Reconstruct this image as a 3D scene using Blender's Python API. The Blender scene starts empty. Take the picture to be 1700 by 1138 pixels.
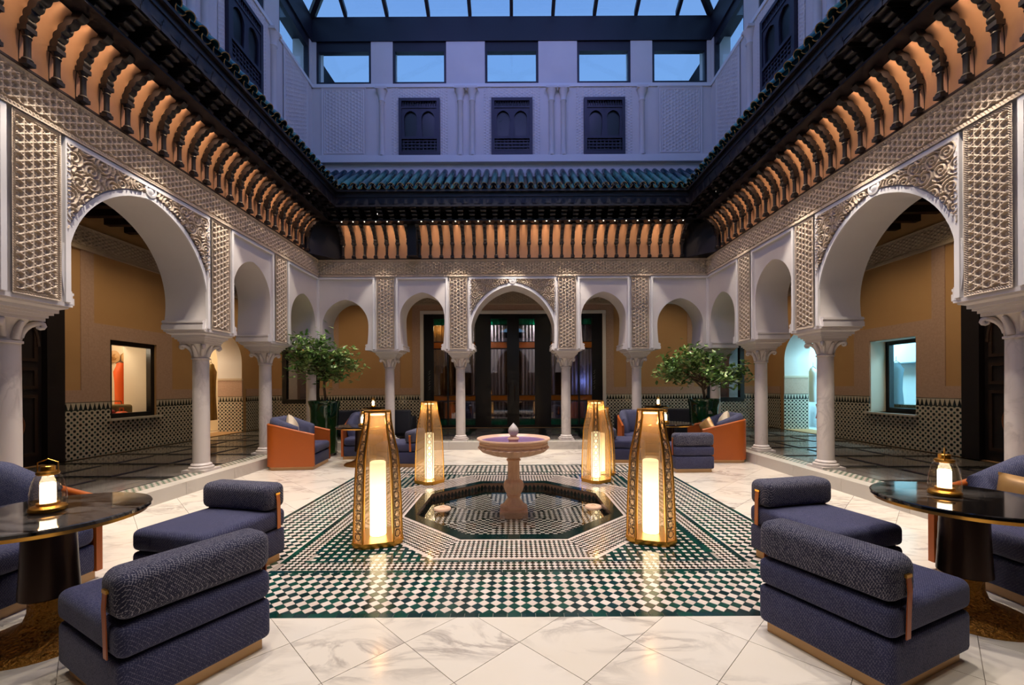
import bpy, bmesh, math, random
import numpy as np
from mathutils import Vector, Matrix
random.seed(7); rng = np.random.default_rng(7)
PI = math.pi; R = math.radians
scene = bpy.context.scene; COL = scene.collection
CY = 5.22                                     # centre of the courtyard lies at (0, CY)

# ---------------------------------------------------------------- camera
cam = bpy.data.cameras.new('camera'); camo = bpy.data.objects.new('camera', cam); COL.objects.link(camo)
cam.sensor_fit = 'HORIZONTAL'; cam.sensor_width = 36; cam.lens = 700/1700*36
cam.shift_x = (850-852)/1700; cam.shift_y = 73/1700; cam.clip_start = .02; cam.clip_end = 200
camo.location = (0, 0, 1.45); camo.rotation_euler = (R(90), R(.28), 0)
scene.camera = camo
# ---------------------------------------------------------------- sky, exposure
vs = scene.view_settings; vs.view_transform = 'Standard'; vs.look = 'None'; vs.gamma = 1; vs.use_curve_mapping = False
vs.exposure = 0.07
w = bpy.data.worlds.new('dusk_sky'); scene.world = w; w.use_nodes = True
nt = w.node_tree; bg = nt.nodes['Background']
tc = nt.nodes.new('ShaderNodeTexCoord'); sx = nt.nodes.new('ShaderNodeSeparateXYZ'); cr = nt.nodes.new('ShaderNodeValToRGB')
nt.links.new(tc.outputs['Generated'], sx.inputs[0]); nt.links.new(sx.outputs['Z'], cr.inputs[0]); nt.links.new(cr.outputs[0], bg.inputs[0])
cr.color_ramp.elements[0].position = .2; cr.color_ramp.elements[0].color = (.26, .52, .84, 1)
cr.color_ramp.elements[1].position = .95; cr.color_ramp.elements[1].color = (.10, .24, .72, 1)
bg.inputs['Strength'].default_value = 1.0
cy = scene.cycles
cy.use_denoising = True; cy.max_bounces = 5; cy.diffuse_bounces = 3; cy.glossy_bounces = 3; cy.transmission_bounces = 6; cy.transparent_max_bounces = 16
cy.sample_clamp_indirect = 3.0; cy.sample_clamp_direct = 0; cy.caustics_reflective = False; cy.caustics_refractive = False
cy.use_light_tree = True; cy.use_adaptive_sampling = True; cy.adaptive_threshold = .035; cy.adaptive_min_samples = 12
def lamp(name, kind, loc, power, color, target=None, size=.1, angle=60, blend=.6):
    d = bpy.data.lights.new(name, kind); d.energy = power; d.color = color
    if kind == 'AREA': d.size = size
    else: d.shadow_soft_size = size
    if kind == 'SPOT': d.spot_size = R(angle); d.spot_blend = blend
    o = bpy.data.objects.new(name, d); COL.objects.link(o); o.location = loc
    if target is not None:
        o.rotation_euler = (Vector(target)-Vector(loc)).to_track_quat('-Z', 'Y').to_euler()
    return o
# downlights hung from the skylight rafters: warm white on the court, a few violet ones on the upper walls
LW = (1.0, .89, .76); LV = (.34, .30, 1.0)
for sx_ in (-1, 1):
    for sy_ in (-1, 1):
        lamp('skylight_spot', 'SPOT', (sx_*2.2, CY+sy_*2.2, 10.2), 900, LW, (sx_*2.5, CY+sy_*2.5, 0), .10, 64, .45)
    lamp('skylight_spot', 'SPOT', (sx_*2.2, CY, 10.2), 560, LW, (sx_*2.6, CY, 0), .10, 64, .45)
    lamp('skylight_spot', 'SPOT', (0, CY+sx_*2.2, 10.2), 560, LW, (0, CY+sx_*2.6, 0), .10, 64, .45)
for sx_, sy_ in ((-1, 1), (1, 1), (0, -1)):
    lamp('violet_wash', 'AREA', (sx_*2.0, CY+sy_*1.2, 10.4), 36, LV, (sx_*-1.5, CY+4.0*max(sy_, .4), 6.0), .5)

# ---------------------------------------------------------------- mesh builder
class MB:
    def __init__(s): s.v = []; s.f = []
    def add(s, vs_, fs_):
        o = len(s.v); s.v += [tuple(p) for p in vs_]; s.f += [tuple(i+o for i in f) for f in fs_]; return s
    def box(s, x0, x1, y0, y1, z0, z1):
        return s.add([(x0,y0,z0),(x1,y0,z0),(x1,y1,z0),(x0,y1,z0),(x0,y0,z1),(x1,y0,z1),(x1,y1,z1),(x0,y1,z1)],
                     [(3,2,1,0),(4,5,6,7),(0,1,5,4),(1,2,6,5),(2,3,7,6),(3,0,4,7)])
    def prism(s, pts, axis, a0, a1):
        """polygon pts (2D) extruded along axis: 'x' pts=(y,z), 'y' pts=(x,z), 'z' pts=(x,y)"""
        n = len(pts)
        mk = {'x': lambda p, a: (a, p[0], p[1]), 'y': lambda p, a: (p[0], a, p[1]), 'z': lambda p, a: (p[0], p[1], a)}[axis]
        return s.add([mk(p, a0) for p in pts]+[mk(p, a1) for p in pts],
                     [tuple(range(n))[::-1], tuple(range(n, 2*n))]+[(i, (i+1) % n, n+(i+1) % n, n+i) for i in range(n)])
    def lathe(s, prof, n=24, c=(0, 0), lob=0, amp=0, lobz=None):
        vs_ = []; m = len(prof)
        for (r, z) in prof:
            for k in range(n):
                a = 2*PI*k/n; rr = r
                if lob and (lobz is None or lobz[0] <= z <= lobz[1]): rr = r*(1+amp*abs(math.sin(lob*a/2)))
                vs_.append((c[0]+rr*math.cos(a), c[1]+rr*math.sin(a), z))
        fs_ = [(i*n+k, i*n+(k+1) % n, (i+1)*n+(k+1) % n, (i+1)*n+k) for i in range(m-1) for k in range(n)]
        if prof[0][0] > 1e-4: fs_.append(tuple(range(n))[::-1])
        if prof[-1][0] > 1e-4: fs_.append(tuple((m-1)*n+k for k in range(n)))
        return s.add(vs_, fs_)
    def tube(s, pts, r, n=6, closed=False):
        P = [Vector(p) for p in pts]; m = len(P); rs = r if hasattr(r, '__len__') else [r]*m; vs_ = []
        prev = None
        for i in range(m):
            t = (P[(i+1) % m if closed else min(i+1, m-1)]-P[(i-1) % m if closed else max(i-1, 0)])
            if t.length < 1e-9: t = Vector((0, 0, 1))
            t.normalize()
            if prev is None: u = t.orthogonal().normalized()
            else:
                u = prev-t*prev.dot(t)
                u = u.normalized() if u.length > 1e-6 else t.orthogonal().normalized()
            prev = u; v = t.cross(u)
            for k in range(n):
                a = 2*PI*k/n; vs_.append(P[i]+(u*math.cos(a)+v*math.sin(a))*rs[i])
        L = m if closed else m-1
        fs_ = [(i*n+k, i*n+(k+1) % n, ((i+1) % m)*n+(k+1) % n, ((i+1) % m)*n+k) for i in range(L) for k in range(n)]
        if not closed: fs_ += [tuple(range(n))[::-1], tuple((m-1)*n+k for k in range(n))]
        return s.add(vs_, fs_)
    def ribbon(s, pts, half, nrm, thick):
        """flat strip following pts; half = half width vectors, nrm = thickness direction"""
        P = [Vector(p) for p in pts]; vs_ = []; m = len(P)
        for i in range(m):
            h = Vector(half[i] if isinstance(half, list) else half); nn = Vector(nrm[i] if isinstance(nrm, list) else nrm)*thick
            vs_ += [P[i]-h, P[i]+h, P[i]+h+nn, P[i]-h+nn]
        fs_ = [(i*4+k, i*4+(k+1) % 4, (i+1)*4+(k+1) % 4, (i+1)*4+k) for i in range(m-1) for k in range(4)]+[(3,2,1,0), tuple((m-1)*4+k for k in range(4))]
        return s.add(vs_, fs_)
    def mesh(s, name, mat=None, smooth=None):
        me = bpy.data.meshes.new(name); me.from_pydata(s.v, [], s.f); me.validate(); 
        bm = bmesh.new(); bm.from_mesh(me); bmesh.ops.recalc_face_normals(bm, faces=bm.faces); bm.to_mesh(me); bm.free()
        if mat: me.materials.append(mat)
        if smooth:
            me.shade_smooth(); me.set_sharp_from_angle(angle=R(smooth))
        return me
    def build(s, name, mat, parent=None, smooth=None, loc=None, rot=None):
        return link(name, s.mesh(name, mat, smooth), parent, loc, rot)
def link(name, me, parent=None, loc=None, rot=None):
    o = bpy.data.objects.new(name, me); COL.objects.link(o)
    if parent is not None: o.parent = parent
    if loc is not None: o.location = loc
    if rot is not None: o.rotation_euler = rot if hasattr(rot, '__len__') else (0, 0, rot)
    return o
def tag(o, label=None, cat=None, group=None, kind=None):
    if label: o['label'] = label
    if cat: o['category'] = cat
    if group: o['group'] = group
    if kind: o['kind'] = kind
    return o
def empty(name, loc=(0, 0, 0), rz=0):
    o = bpy.data.objects.new(name, None); COL.objects.link(o); o.location = loc; o.rotation_euler = (0, 0, rz); o.empty_display_size = .1
    return o
def struct(o): o['kind'] = 'structure'; return o
def copy_tree(o, parent=None):
    c = o.copy(); COL.objects.link(c)
    if parent is not None: c.parent = parent
    for ch in list(o.children): copy_tree(ch, c)
    return c
def rbox(x0, x1, y0, y1, z0, z1, r=.04, seg=3, puff=0):
    bm = bmesh.new(); bmesh.ops.create_cube(bm, size=1)
    for v in bm.verts:
        v.co = Vector(((x0+x1)/2+v.co.x*(x1-x0), (y0+y1)/2+v.co.y*(y1-y0), (z0+z1)/2+v.co.z*(z1-z0)))
    bmesh.ops.bevel(bm, geom=bm.edges[:], offset=r, segments=seg, affect='EDGES', profile=.5)
    if puff:
        bmesh.ops.subdivide_edges(bm, edges=[e for e in bm.edges if e.calc_length() > .15], cuts=5, use_grid_fill=True)
        cx, cyy, cz = (x0+x1)/2, (y0+y1)/2, (z0+z1)/2
        for v in bm.verts:
            a = (v.co.x-cx)/(x1-x0)*2; b = (v.co.y-cyy)/(y1-y0)*2; c = (v.co.z-cz)/(z1-z0)*2
            k = (1-min(1, a*a))*(1-min(1, b*b))
            v.co.z += puff*k*(1 if c > 0 else 0)
    m = MB(); bm.verts.index_update(); m.v = [tuple(v.co) for v in bm.verts]; m.f = [tuple(v.index for v in f.verts) for f in bm.faces]; bm.free()
    return m

# ---------------------------------------------------------------- materials
def srgb(r, g, b):
    f = lambda c: ((c/255+.055)/1.055)**2.4 if c/255 > .04045 else c/255/12.92
    return (f(r), f(g), f(b), 1)
class NT:
    def __init__(s, name):
        s.m = bpy.data.materials.new(name); s.m.use_nodes = True; s.t = s.m.node_tree; s.p = s.t.nodes['Principled BSDF']; s.out = s.t.nodes['Material Output']
    def n(s, typ, **kw):
        nd = s.t.nodes.new('ShaderNode'+typ)
        for k, v in kw.items():
            if k in nd.inputs: nd.inputs[k].default_value = v
            else: setattr(nd, k, v)
        return nd
    def l(s, a, b): s.t.links.new(a, b)
    def math(s, op, a, b=None, c=None):
        nd = s.t.nodes.new('ShaderNodeMath'); nd.operation = op
        for i, x in enumerate((a, b, c)):
            if x is None: continue
            if hasattr(x, 'is_output'): s.l(x, nd.inputs[i])
            else: nd.inputs[i].default_value = x
        return nd.outputs[0]
    def mix(s, fac, a, b):
        nd = s.t.nodes.new('ShaderNodeMix'); nd.data_type = 'RGBA'
        for sock, x in ((nd.inputs[0], fac), (nd.inputs[6], a), (nd.inputs[7], b)):
            if hasattr(x, 'is_output'): s.l(x, sock)
            else: sock.default_value = x
        return nd.outputs[2]
    def ramp(s, fac, *st):
        nd = s.t.nodes.new('ShaderNodeValToRGB'); cr_ = nd.color_ramp
        while len(cr_.elements) < len(st): cr_.elements.new(.5)
        for e, (p, c) in zip(cr_.elements, st): e.position = p; e.color = c
        s.l(fac, nd.inputs[0]); return nd.outputs[0]
    def coord(s, kind='Object'): return s.n('TexCoord').outputs[kind]
    def noise(s, scale=5, detail=4, vec=None, rough=.55, dist=0):
        nd = s.n('TexNoise'); nd.inputs['Scale'].default_value = scale; nd.inputs['Detail'].default_value = detail; nd.inputs['Roughness'].default_value = rough; nd.inputs['Distortion'].default_value = dist
        s.l(vec if vec is not None else s.coord(), nd.inputs['Vector']); return nd.outputs[0]
    def bump(s, h, strength=.3, dist=.01):
        nd = s.n('Bump'); nd.inputs['Strength'].default_value = strength; nd.inputs['Distance'].default_value = dist
        s.l(h, nd.inputs['Height']); s.l(nd.outputs[0], s.p.inputs['Normal'])
    def base(s, c): 
        if hasattr(c, 'is_output'): s.l(c, s.p.inputs['Base Color'])
        else: s.p.inputs['Base Color'].default_value = c
    def set(s, **kw):
        for k, v in kw.items(): s.p.inputs[k.replace('_', ' ')].default_value = v
        return s
def simple(name, c, rough=.5, metal=0, c2=None, scale=6, bump=0, bscale=40, coat=0, spec=.5):
    t = NT(name); t.set(Roughness=rough, Metallic=metal); t.p.inputs['Coat Weight'].default_value = coat; t.p.inputs['Specular IOR Level'].default_value = spec
    if c2: t.base(t.mix(t.noise(scale, 5), c, c2))
    else: t.base(c)
    if bump: t.bump(t.noise(bscale, 3), bump, .005)
    return t.m
def emit(name, c, strength):
    t = NT(name); t.base((0, 0, 0, 1)); t.p.inputs['Emission Color'].default_value = c; t.p.inputs['Emission Strength'].default_value = strength; return t.m
M = {}
M['plaster'] = simple('white_plaster', srgb(222, 215, 210), .75, c2=srgb(206, 198, 194), scale=1.6, bump=.08, bscale=30)
M['stucco'] = simple('carved_stucco', srgb(206, 188, 166), .8, c2=srgb(188, 168, 146), scale=3, bump=.1, bscale=60)
M['ochre'] = simple('ochre_plaster', srgb(196, 156, 108), .6, c2=srgb(178, 136, 90), scale=1.2, bump=.05, bscale=20)
M['pinkstucco'] = simple('pink_stucco', srgb(198, 166, 146), .7, c2=srgb(166, 134, 116), scale=25, bump=.6, bscale=45)
M['darkwood'] = simple('dark_cedar', srgb(52, 32, 22), .5, c2=srgb(34, 20, 14), scale=8, bump=.1)
M['blackwood'] = simple('black_cedar', srgb(30, 22, 24), .45, c2=srgb(20, 15, 18), scale=6)
M['panelwood'] = simple('tan_cedar_panel', srgb(206, 158, 122), .5, c2=srgb(184, 134, 100), scale=5, bump=.1, bscale=25)
M['steel'] = simple('dark_steel', srgb(28, 27, 40), .5)
M['shutterpaint'] = simple('dark_violet_paint', srgb(40, 33, 52), .5)
M['brass'] = simple('brass', srgb(214, 160, 72), .3, 1)
M['gold'] = simple('hammered_gold', srgb(178, 128, 58), .3, 1, bump=.9, bscale=55)
for n_ in M['gold'].node_tree.nodes:
    if n_.type == 'BUMP': n_.inputs['Distance'].default_value = .03
M['bronze'] = simple('dark_bronze', srgb(58, 42, 34), .35, .7)
M['leather'] = simple('cognac_leather', srgb(174, 86, 20), .42, c2=srgb(160, 76, 16), scale=4, bump=.08, bscale=120)
M['palewood'] = simple('pale_oak', srgb(214, 172, 118), .4, c2=srgb(198, 152, 98), scale=5)
M['trunk'] = simple('bark', srgb(92, 74, 56), .8, bump=.5)
M['soil'] = simple('soil', srgb(40, 30, 24), .9, bump=.6)
M['cream'] = simple('cream_cloth', srgb(214, 200, 176), .8, c2=srgb(190, 170, 140), scale=30)
M['goldcloth'] = simple('gold_cloth', srgb(176, 138, 84), .35, .3, c2=srgb(150, 112, 64), scale=12)
M['black'] = simple('black_frame', srgb(16, 18, 22), .35)
M['candlewax'] = emit('candle_glow', (1, .86, .62, 1), 10)
M['led'] = emit('led_glow', (1, .84, .62, 1), 5)
M['white'] = simple('white_paint', srgb(226, 222, 220), .6)
M['grey'] = simple('grey_linen', srgb(150, 146, 144), .8)
M['pot'] = simple('green_glaze', srgb(20, 74, 34), .12, c2=srgb(10, 48, 22), scale=3, bump=.5, bscale=9, coat=.5)
def marble(name, base, vein, rough, vscale=2.2, per_obj=True, amount=.5, tint=None):
    t = NT(name); t.set(Roughness=rough)
    co = t.coord()
    if per_obj:
        oi = t.n('ObjectInfo'); mp = t.n('VectorMath', operation='SCALE'); cx = t.n('CombineXYZ')
        t.l(t.math('MULTIPLY', oi.outputs['Random'], 37.0), cx.inputs[0]); t.l(t.math('MULTIPLY', oi.outputs['Random'], 91.0), cx.inputs[2])
        ad = t.n('VectorMath', operation='ADD'); t.l(co, ad.inputs[0]); t.l(cx.outputs[0], ad.inputs[1]); co = ad.outputs[0]
    st = t.n('Mapping'); st.inputs['Scale'].default_value = (1, 2.4, 1); st.inputs['Rotation'].default_value = (0, 0, .6); t.l(co, st.inputs[0]); cs = st.outputs[0]
    n1 = t.noise(vscale, 7, cs, .62, 1.2)
    v = t.math('ABSOLUTE', t.math('SUBTRACT', n1, .5)); v = t.math('SUBTRACT', 1.0, t.math('MULTIPLY', v, 14.0)); v = t.math('MAXIMUM', v, 0.0)
    gate = t.ramp(t.noise(vscale*.6, 2, cs), (.45, (0, 0, 0, 1)), (.62, (1, 1, 1, 1)))
    gl = t.n('SeparateColor'); t.l(gate, gl.inputs[0])
    fac = t.math('MULTIPLY', t.math('MULTIPLY', v, gl.outputs[0]), amount)
    c = t.mix(t.noise(1.5, 4, co), base, tint or tuple(x*.88 for x in base[:3])+(1,))
    t.base(t.mix(fac, c, vein)); return t.m
M['marble'] = marble('white_marble', srgb(228, 221, 210), srgb(120, 108, 104), .16, 1.5, amount=.55, tint=srgb(218, 206, 186))
M['marblekerb'] = marble('kerb_marble', srgb(205, 198, 186), srgb(140, 132, 124), .3, 1.2, amount=.4)
M['marblecol'] = marble('column_marble', srgb(210, 200, 192), srgb(150, 140, 136), .42, 2.5, amount=.4)
M['blackmarble'] = marble('black_marble', srgb(22, 19, 18), srgb(150, 144, 138), .07, 1.1, amount=.35, tint=srgb(16, 14, 14))
M['slab'] = marble('gallery_slab', srgb(118, 112, 106), srgb(70, 66, 64), .12, 1.4, amount=.5)
M['slabdark'] = marble('gallery_dark_slab', srgb(38, 40, 38), srgb(70, 70, 66), .12, 1.4, amount=.3)
M['fountain'] = marble('pink_marble', srgb(236, 194, 162), srgb(190, 136, 108), .4, 3, amount=.4)
def tilemat(name, cols, rough=.12, obj=False):
    t = NT(name); t.set(Roughness=rough)
    src = t.n('ObjectInfo').outputs['Random'] if obj else t.n('NewGeometry').outputs['Random Per Island']
    n = len(cols); t.base(t.ramp(src, *[(i/(n-1), c) for i, c in enumerate(cols)])); 
    t.bump(t.noise(35, 2), .06, .002); return t.m
GR = [srgb(6, 48, 42), srgb(12, 70, 60), srgb(8, 36, 38), srgb(16, 56, 60)]
WH = [srgb(222, 206, 192), srgb(206, 188, 174), srgb(228, 214, 202)]
DK = [srgb(18, 34, 30), srgb(26, 46, 38), srgb(14, 22, 22), srgb(34, 28, 26)]
M['tgreen'] = tilemat('green_zellige', GR); M['twhite'] = tilemat('white_zellige', WH); M['tdark'] = tilemat('dark_zellige', DK)
M['tgreen1'] = tilemat('green_zellige_piece', GR, obj=True); M['twhite1'] = tilemat('white_zellige_piece', WH, obj=True)
M['rooftile'] = tilemat('teal_roof_glaze', [srgb(12, 52, 66), srgb(18, 70, 82), srgb(10, 42, 60), srgb(24, 66, 72)], .2, obj=True)
M['roofrim'] = simple('ochre_glaze', srgb(128, 104, 60), .3)
M['grout'] = simple('grout', srgb(150, 138, 126), .7)
def dado_mat():
    t = NT('zellige_dado'); t.set(Roughness=.22)
    sp = t.n('SeparateXYZ'); t.l(t.coord(), sp.inputs[0])
    u = t.math('ADD', sp.outputs[0], sp.outputs[1]); z = sp.outputs[2]
    P_ = .105
    def dist(u_, z_):
        a = t.math('ABSOLUTE', t.math('SUBTRACT', t.math('FRACT', t.math('DIVIDE', u_, P_)), .5)); b = t.math('ABSOLUTE', t.math('SUBTRACT', t.math('FRACT', t.math('DIVIDE', z_, P_)), .5))
        return a, b
    a, b = dist(u, z)
    d1 = t.math('MAXIMUM', a, b); d2 = t.math('ADD', a, b)
    star = t.math('MINIMUM', d1, t.math('MULTIPLY', d2, .72))
    a2, b2 = dist(t.math('ADD', u, P_/2), t.math('ADD', z, P_/2)); star2 = t.math('MINIMUM', t.math('MAXIMUM', a2, b2), t.math('MULTIPLY', t.math('ADD', a2, b2), .72))
    m1 = t.math('LESS_THAN', star, .215); m2 = t.math('LESS_THAN', star2, .17)
    body = t.mix(m2, t.mix(m1, srgb(196, 186, 170), srgb(12, 20, 24)), srgb(16, 50, 46))
    # crenellated band at the top, z 1.07..1.2 and dark lines
    band = t.math('GREATER_THAN', z, 1.055); fu = t.math('ABSOLUTE', t.math('SUBTRACT', t.math('FRACT', t.math('DIVIDE', u, .085)), .5))
    tri = t.math('LESS_THAN', t.math('MULTIPLY', fu, 1.0), t.math('MULTIPLY', t.math('SUBTRACT', 1.19, z), 3.2))
    c = t.mix(band, body, t.mix(tri, srgb(190, 180, 164), srgb(12, 24, 26)))
    ln = t.math('MAXIMUM', t.math('GREATER_THAN', z, 1.19), t.math('LESS_THAN', t.math('ABSOLUTE', t.math('SUBTRACT', z, 1.055)), .008))
    t.base(t.mix(ln, c, srgb(8, 30, 28))); t.bump(t.math('MULTIPLY', m1, 1.0), .15, .003)
    return t.m
M['dado'] = dado_mat()
def fabric(name, c1, c2, c3, amt):
    t = NT(name); t.set(Roughness=.85); t.p.inputs['Sheen Weight'].default_value = .05
    sp = t.n('SeparateXYZ'); t.l(t.coord(), sp.inputs[0])
    k = 2*PI/.027
    p = t.math('MULTIPLY', t.math('ADD', sp.outputs[0], sp.outputs[1]), k); q = t.math('MULTIPLY', t.math('ADD', sp.outputs[2], t.math('MULTIPLY', t.math('SUBTRACT', sp.outputs[0], sp.outputs[1]), .55)), k*.62)
    a = t.math('ABSOLUTE', t.math('SINE', t.math('ADD', p, q))); b = t.math('ABSOLUTE', t.math('SINE', t.math('SUBTRACT', p, q)))
    ln = t.math('LESS_THAN', t.math('MINIMUM', a, b), .26)
    nz = t.math('GREATER_THAN', t.noise(150, 2), .47)
    fac = t.math('MULTIPLY', t.math('MULTIPLY', ln, nz), amt)
    t.base(t.mix(fac, t.mix(t.noise(9, 6), c1, c2), c3)); t.bump(t.noise(260, 2), .35, .003); return t.m
M['navy'] = fabric('navy_velvet', srgb(24, 27, 58), srgb(42, 45, 84), srgb(128, 126, 146), .42)
M['navypat'] = fabric('navy_woven', srgb(18, 20, 44), srgb(32, 34, 66), srgb(168, 164, 172), .62)
M['navydark'] = simple('dark_navy_cloth', srgb(22, 24, 36), .8, c2=srgb(14, 16, 24), scale=8)
def glass(name, tint=(1, 1, 1, 1), refl=.1, rough=0.0, opacity=0.0, k=.9):
    t = NT(name); t.t.nodes.remove(t.p)
    tr = t.n('BsdfTransparent'); tr.inputs[0].default_value = tint
    gl = t.n('BsdfGlossy'); gl.inputs['Roughness'].default_value = rough; gl.inputs['Color'].default_value = (1, 1, 1, 1)
    lw = t.n('LayerWeight'); lw.inputs[0].default_value = .5; fz = t.math('MULTIPLY', t.math('POWER', lw.outputs['Facing'], 5.0), k)
    f = t.math('MAXIMUM', t.math('MINIMUM', t.math('ADD', fz, refl), 1.0), 0.0)
    mx = t.n('MixShader'); t.l(f, mx.inputs[0]); t.l(tr.outputs[0], mx.inputs[1]); t.l(gl.outputs[0], mx.inputs[2])
    res = mx.outputs[0]
    if opacity:
        df = t.n('BsdfDiffuse'); df.inputs[0].default_value = tint; m2 = t.n('MixShader'); m2.inputs[0].default_value = opacity
        t.l(res, m2.inputs[1]); t.l(df.outputs[0], m2.inputs[2]); res = m2.outputs[0]
    t.l(res, t.out.inputs[0]); return t.m
M['glass'] = glass('clear_glass', (.96, .98, 1, 1), .02, k=.4)
M['doorglass'] = glass('door_glass', (.78, .76, .82, 1), .14)
M['amberglass'] = glass('amber_glass', (.75, .30, .05, 1), .06, opacity=.3)
M['greenglass'] = glass('green_glass', (.02, .30, .20, 1), .06, opacity=.3)
M['water'] = glass('pool_water', (.82, .86, .85, 1), .05)
M['bowlwater'] = glass('bowl_water', (.72, .70, .95, 1), .06, .2, k=.25)
M['honeyglass'] = glass('honey_glass', (1, .93, .80, 1), .10, .12, k=.9)
def gauze():
    t = NT('amber_gauze'); t.t.nodes.remove(t.p)
    tr = t.n('BsdfTransparent'); tr.inputs[0].default_value = (1, .93, .84, 1)
    tl = t.n('BsdfTranslucent'); tl.inputs[0].default_value = (.95, .66, .38, 1)
    df = t.n('BsdfDiffuse'); df.inputs[0].default_value = (.34, .24, .16, 1)
    a = t.n('MixShader'); a.inputs[0].default_value = .3; t.l(tl.outputs[0], a.inputs[1]); t.l(df.outputs[0], a.inputs[2])
    b = t.n('MixShader'); b.inputs[0].default_value = .28; t.l(tr.outputs[0], b.inputs[1]); t.l(a.outputs[0], b.inputs[2]); t.l(b.outputs[0], t.out.inputs[0]); return t.m
M['gauze'] = gauze()
def leafmat():
    t = NT('citrus_leaf'); t.set(Roughness=.3)
    t.base(t.ramp(t.n('NewGeometry').outputs['Random Per Island'], (0, srgb(52, 92, 34)), (.5, srgb(96, 134, 62)), (1, srgb(158, 178, 112)))); return t.m
M['leaf'] = leafmat()
M['orange'] = simple('orange_peel', srgb(214, 110, 24), .45, bump=.2, bscale=90)
# ================================================================ the building: local side frame (u along the wall, v away from the court centre, z up)
SIDES = {'back': 0, 'left': PI/2, 'right': -PI/2, 'front': PI}
F = 4.5; BK = 5.1; ZI = 2.30; ZA = 4.38; GV = 7.85; UV = 4.7; GZ = .18
def rside(o, s): o.location = (0, CY, 0); o.rotation_euler = (0, 0, SIDES[s]); return o
def arch_curve(w, apex, zbot, narrow=.045, k=1.15, n=22):
    Rr = k*w; tm = math.acos((Rr-w)/Rr); spring = apex-Rr*math.sin(tm); pts = []
    for i in range(7):
        t = i/7; pts.append((-(w-narrow*(1-t)**2), zbot+(spring-zbot)*t))
    for i in range(n+1):
        th = tm*i/n; pts.append(((Rr-w)-Rr*math.cos(th), spring+Rr*math.sin(th)))
    return pts+[(-x, z) for x, z in pts[::-1][1:]], spring
def arch_bay(front, soffit, x0, x1, cx, w, apex, zbot, ztop, v0, v1, **kw):
    cu, sp = arch_curve(w, apex, zbot, **kw); n = len(cu); half = n//2
    inn = [(cx+x, z) for x, z in cu]
    def outer(i, x, z):
        left = i < half; ex = x0 if left else x1
        if i == half: return (x, ztop)
        if z <= sp+1e-6: return (ex, z)
        dx, dz = x-cx, z-sp; t1 = (ex-cx)/dx if abs(dx) > 1e-6 else 1e9; t2 = (ztop-sp)/dz
        t = min(t1, t2); return (cx+dx*t, sp+dz*t)
    out = [outer(i, x, z) for i, (x, z) in enumerate(inn)]
    for left in (True, False):
        rg = range(half) if left else range(half+1, n); c = (x0 if left else x1, ztop)
        j = min(rg, key=lambda i: (out[i][0]-c[0])**2+(out[i][1]-c[1])**2); out[j] = c
    for v in (v0, v1):
        front.add([(p[0], v, p[1]) for p in inn]+[(p[0], v, p[1]) for p in out], [(i, i+1, n+i+1, n+i) for i in range(n-1)])
    soffit.add([(p[0], v0, p[1]) for p in inn]+[(p[0], v1, p[1]) for p in inn], [(i, i+1, n+i+1, n+i) for i in range(n-1)])
    soffit.add([(x0, v0, zbot), (inn[0][0], v0, zbot), (inn[0][0], v1, zbot), (x0, v1, zbot), (x1, v0, zbot), (inn[-1][0], v0, zbot), (inn[-1][0], v1, zbot), (x1, v1, zbot)], [(0, 1, 2, 3), (7, 6, 5, 4)])
    return inn
BAYS = [(-4.5, -2.93, -3.86, .53, 3.47), (-2.93, -1.25, -2.09, .515, 3.63), (-1.25, 1.25, 0, .97, 3.78), (1.25, 2.93, 2.09, .515, 3.63), (2.93, 4.5, 3.86, .53, 3.47)]
am = MB()
for b in BAYS: arch_bay(am, am, b[0], b[1], b[2], b[3], b[4], ZI, ZA, F, BK)
am.add([(-4.5, F, ZA), (4.5, F, ZA), (4.5, BK, ZA), (-4.5, BK, ZA)], [(0, 1, 2, 3)])
arcade_me = am.mesh('arcade', M['plaster'], 30)
ARC = {}
for s in SIDES:
    ARC[s] = struct(rside(link('wall_'+s, arcade_me), s))
for sx_ in (-1, 1):    # corner piers close the arcade
    for s in ('back', 'front'):
        MB().box(sx_*4.49, sx_*5.1, 4.49, 5.1, ZI, ZA).build('corner_pier', M['plaster'], ARC[s])
# ---- carved stucco
def relief(name, w_, h_, fn, depth, step, mat, keep=None):
    nu = max(2, int(round(w_/step)))+1; nz = max(2, int(round(h_/step)))+1
    U, Z = np.meshgrid(np.linspace(-w_/2, w_/2, nu), np.linspace(0, h_, nz))
    H = fn(U, Z)*depth
    V = np.stack([U, -H, Z], -1).reshape(-1, 3)
    idx = np.arange(nu*nz).reshape(nz, nu)
    Fc = np.stack([idx[:-1, :-1], idx[:-1, 1:], idx[1:, 1:], idx[1:, :-1]], -1).reshape(-1, 4)
    if keep is not None:
        K = keep(U, Z); kk = K.reshape(-1); Fc = Fc[kk[Fc].all(1)]
    me = bpy.data.meshes.new(name); me.from_pydata(V.tolist(), [], Fc.tolist()); me.materials.append(mat); me.shade_smooth()
    return me
def sstep(x, a, b): t = np.clip((x-a)/(b-a), 0, 1); return t*t*(3-2*t)
def kagome(U, Z, a, sw):
    c0 = U/a; c1 = (U*.5+Z*math.sqrt(3)/2)/a; c2 = c1-c0
    d = lambda c: np.abs(c-np.floor(c)-.5)*a
    m = np.minimum(np.minimum(d(c0), d(c1)), d(c2)); h = 1-sstep(m, sw*.55, sw)
    g = lambda c: np.abs(c-np.round(c))*a                       # hexagon centres
    r = np.sqrt(g(c0)**2+g(c1)**2+g(c2)**2)/1.22
    return np.maximum(h, .55*(1-sstep(r, a*.10, a*.17)))
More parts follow.
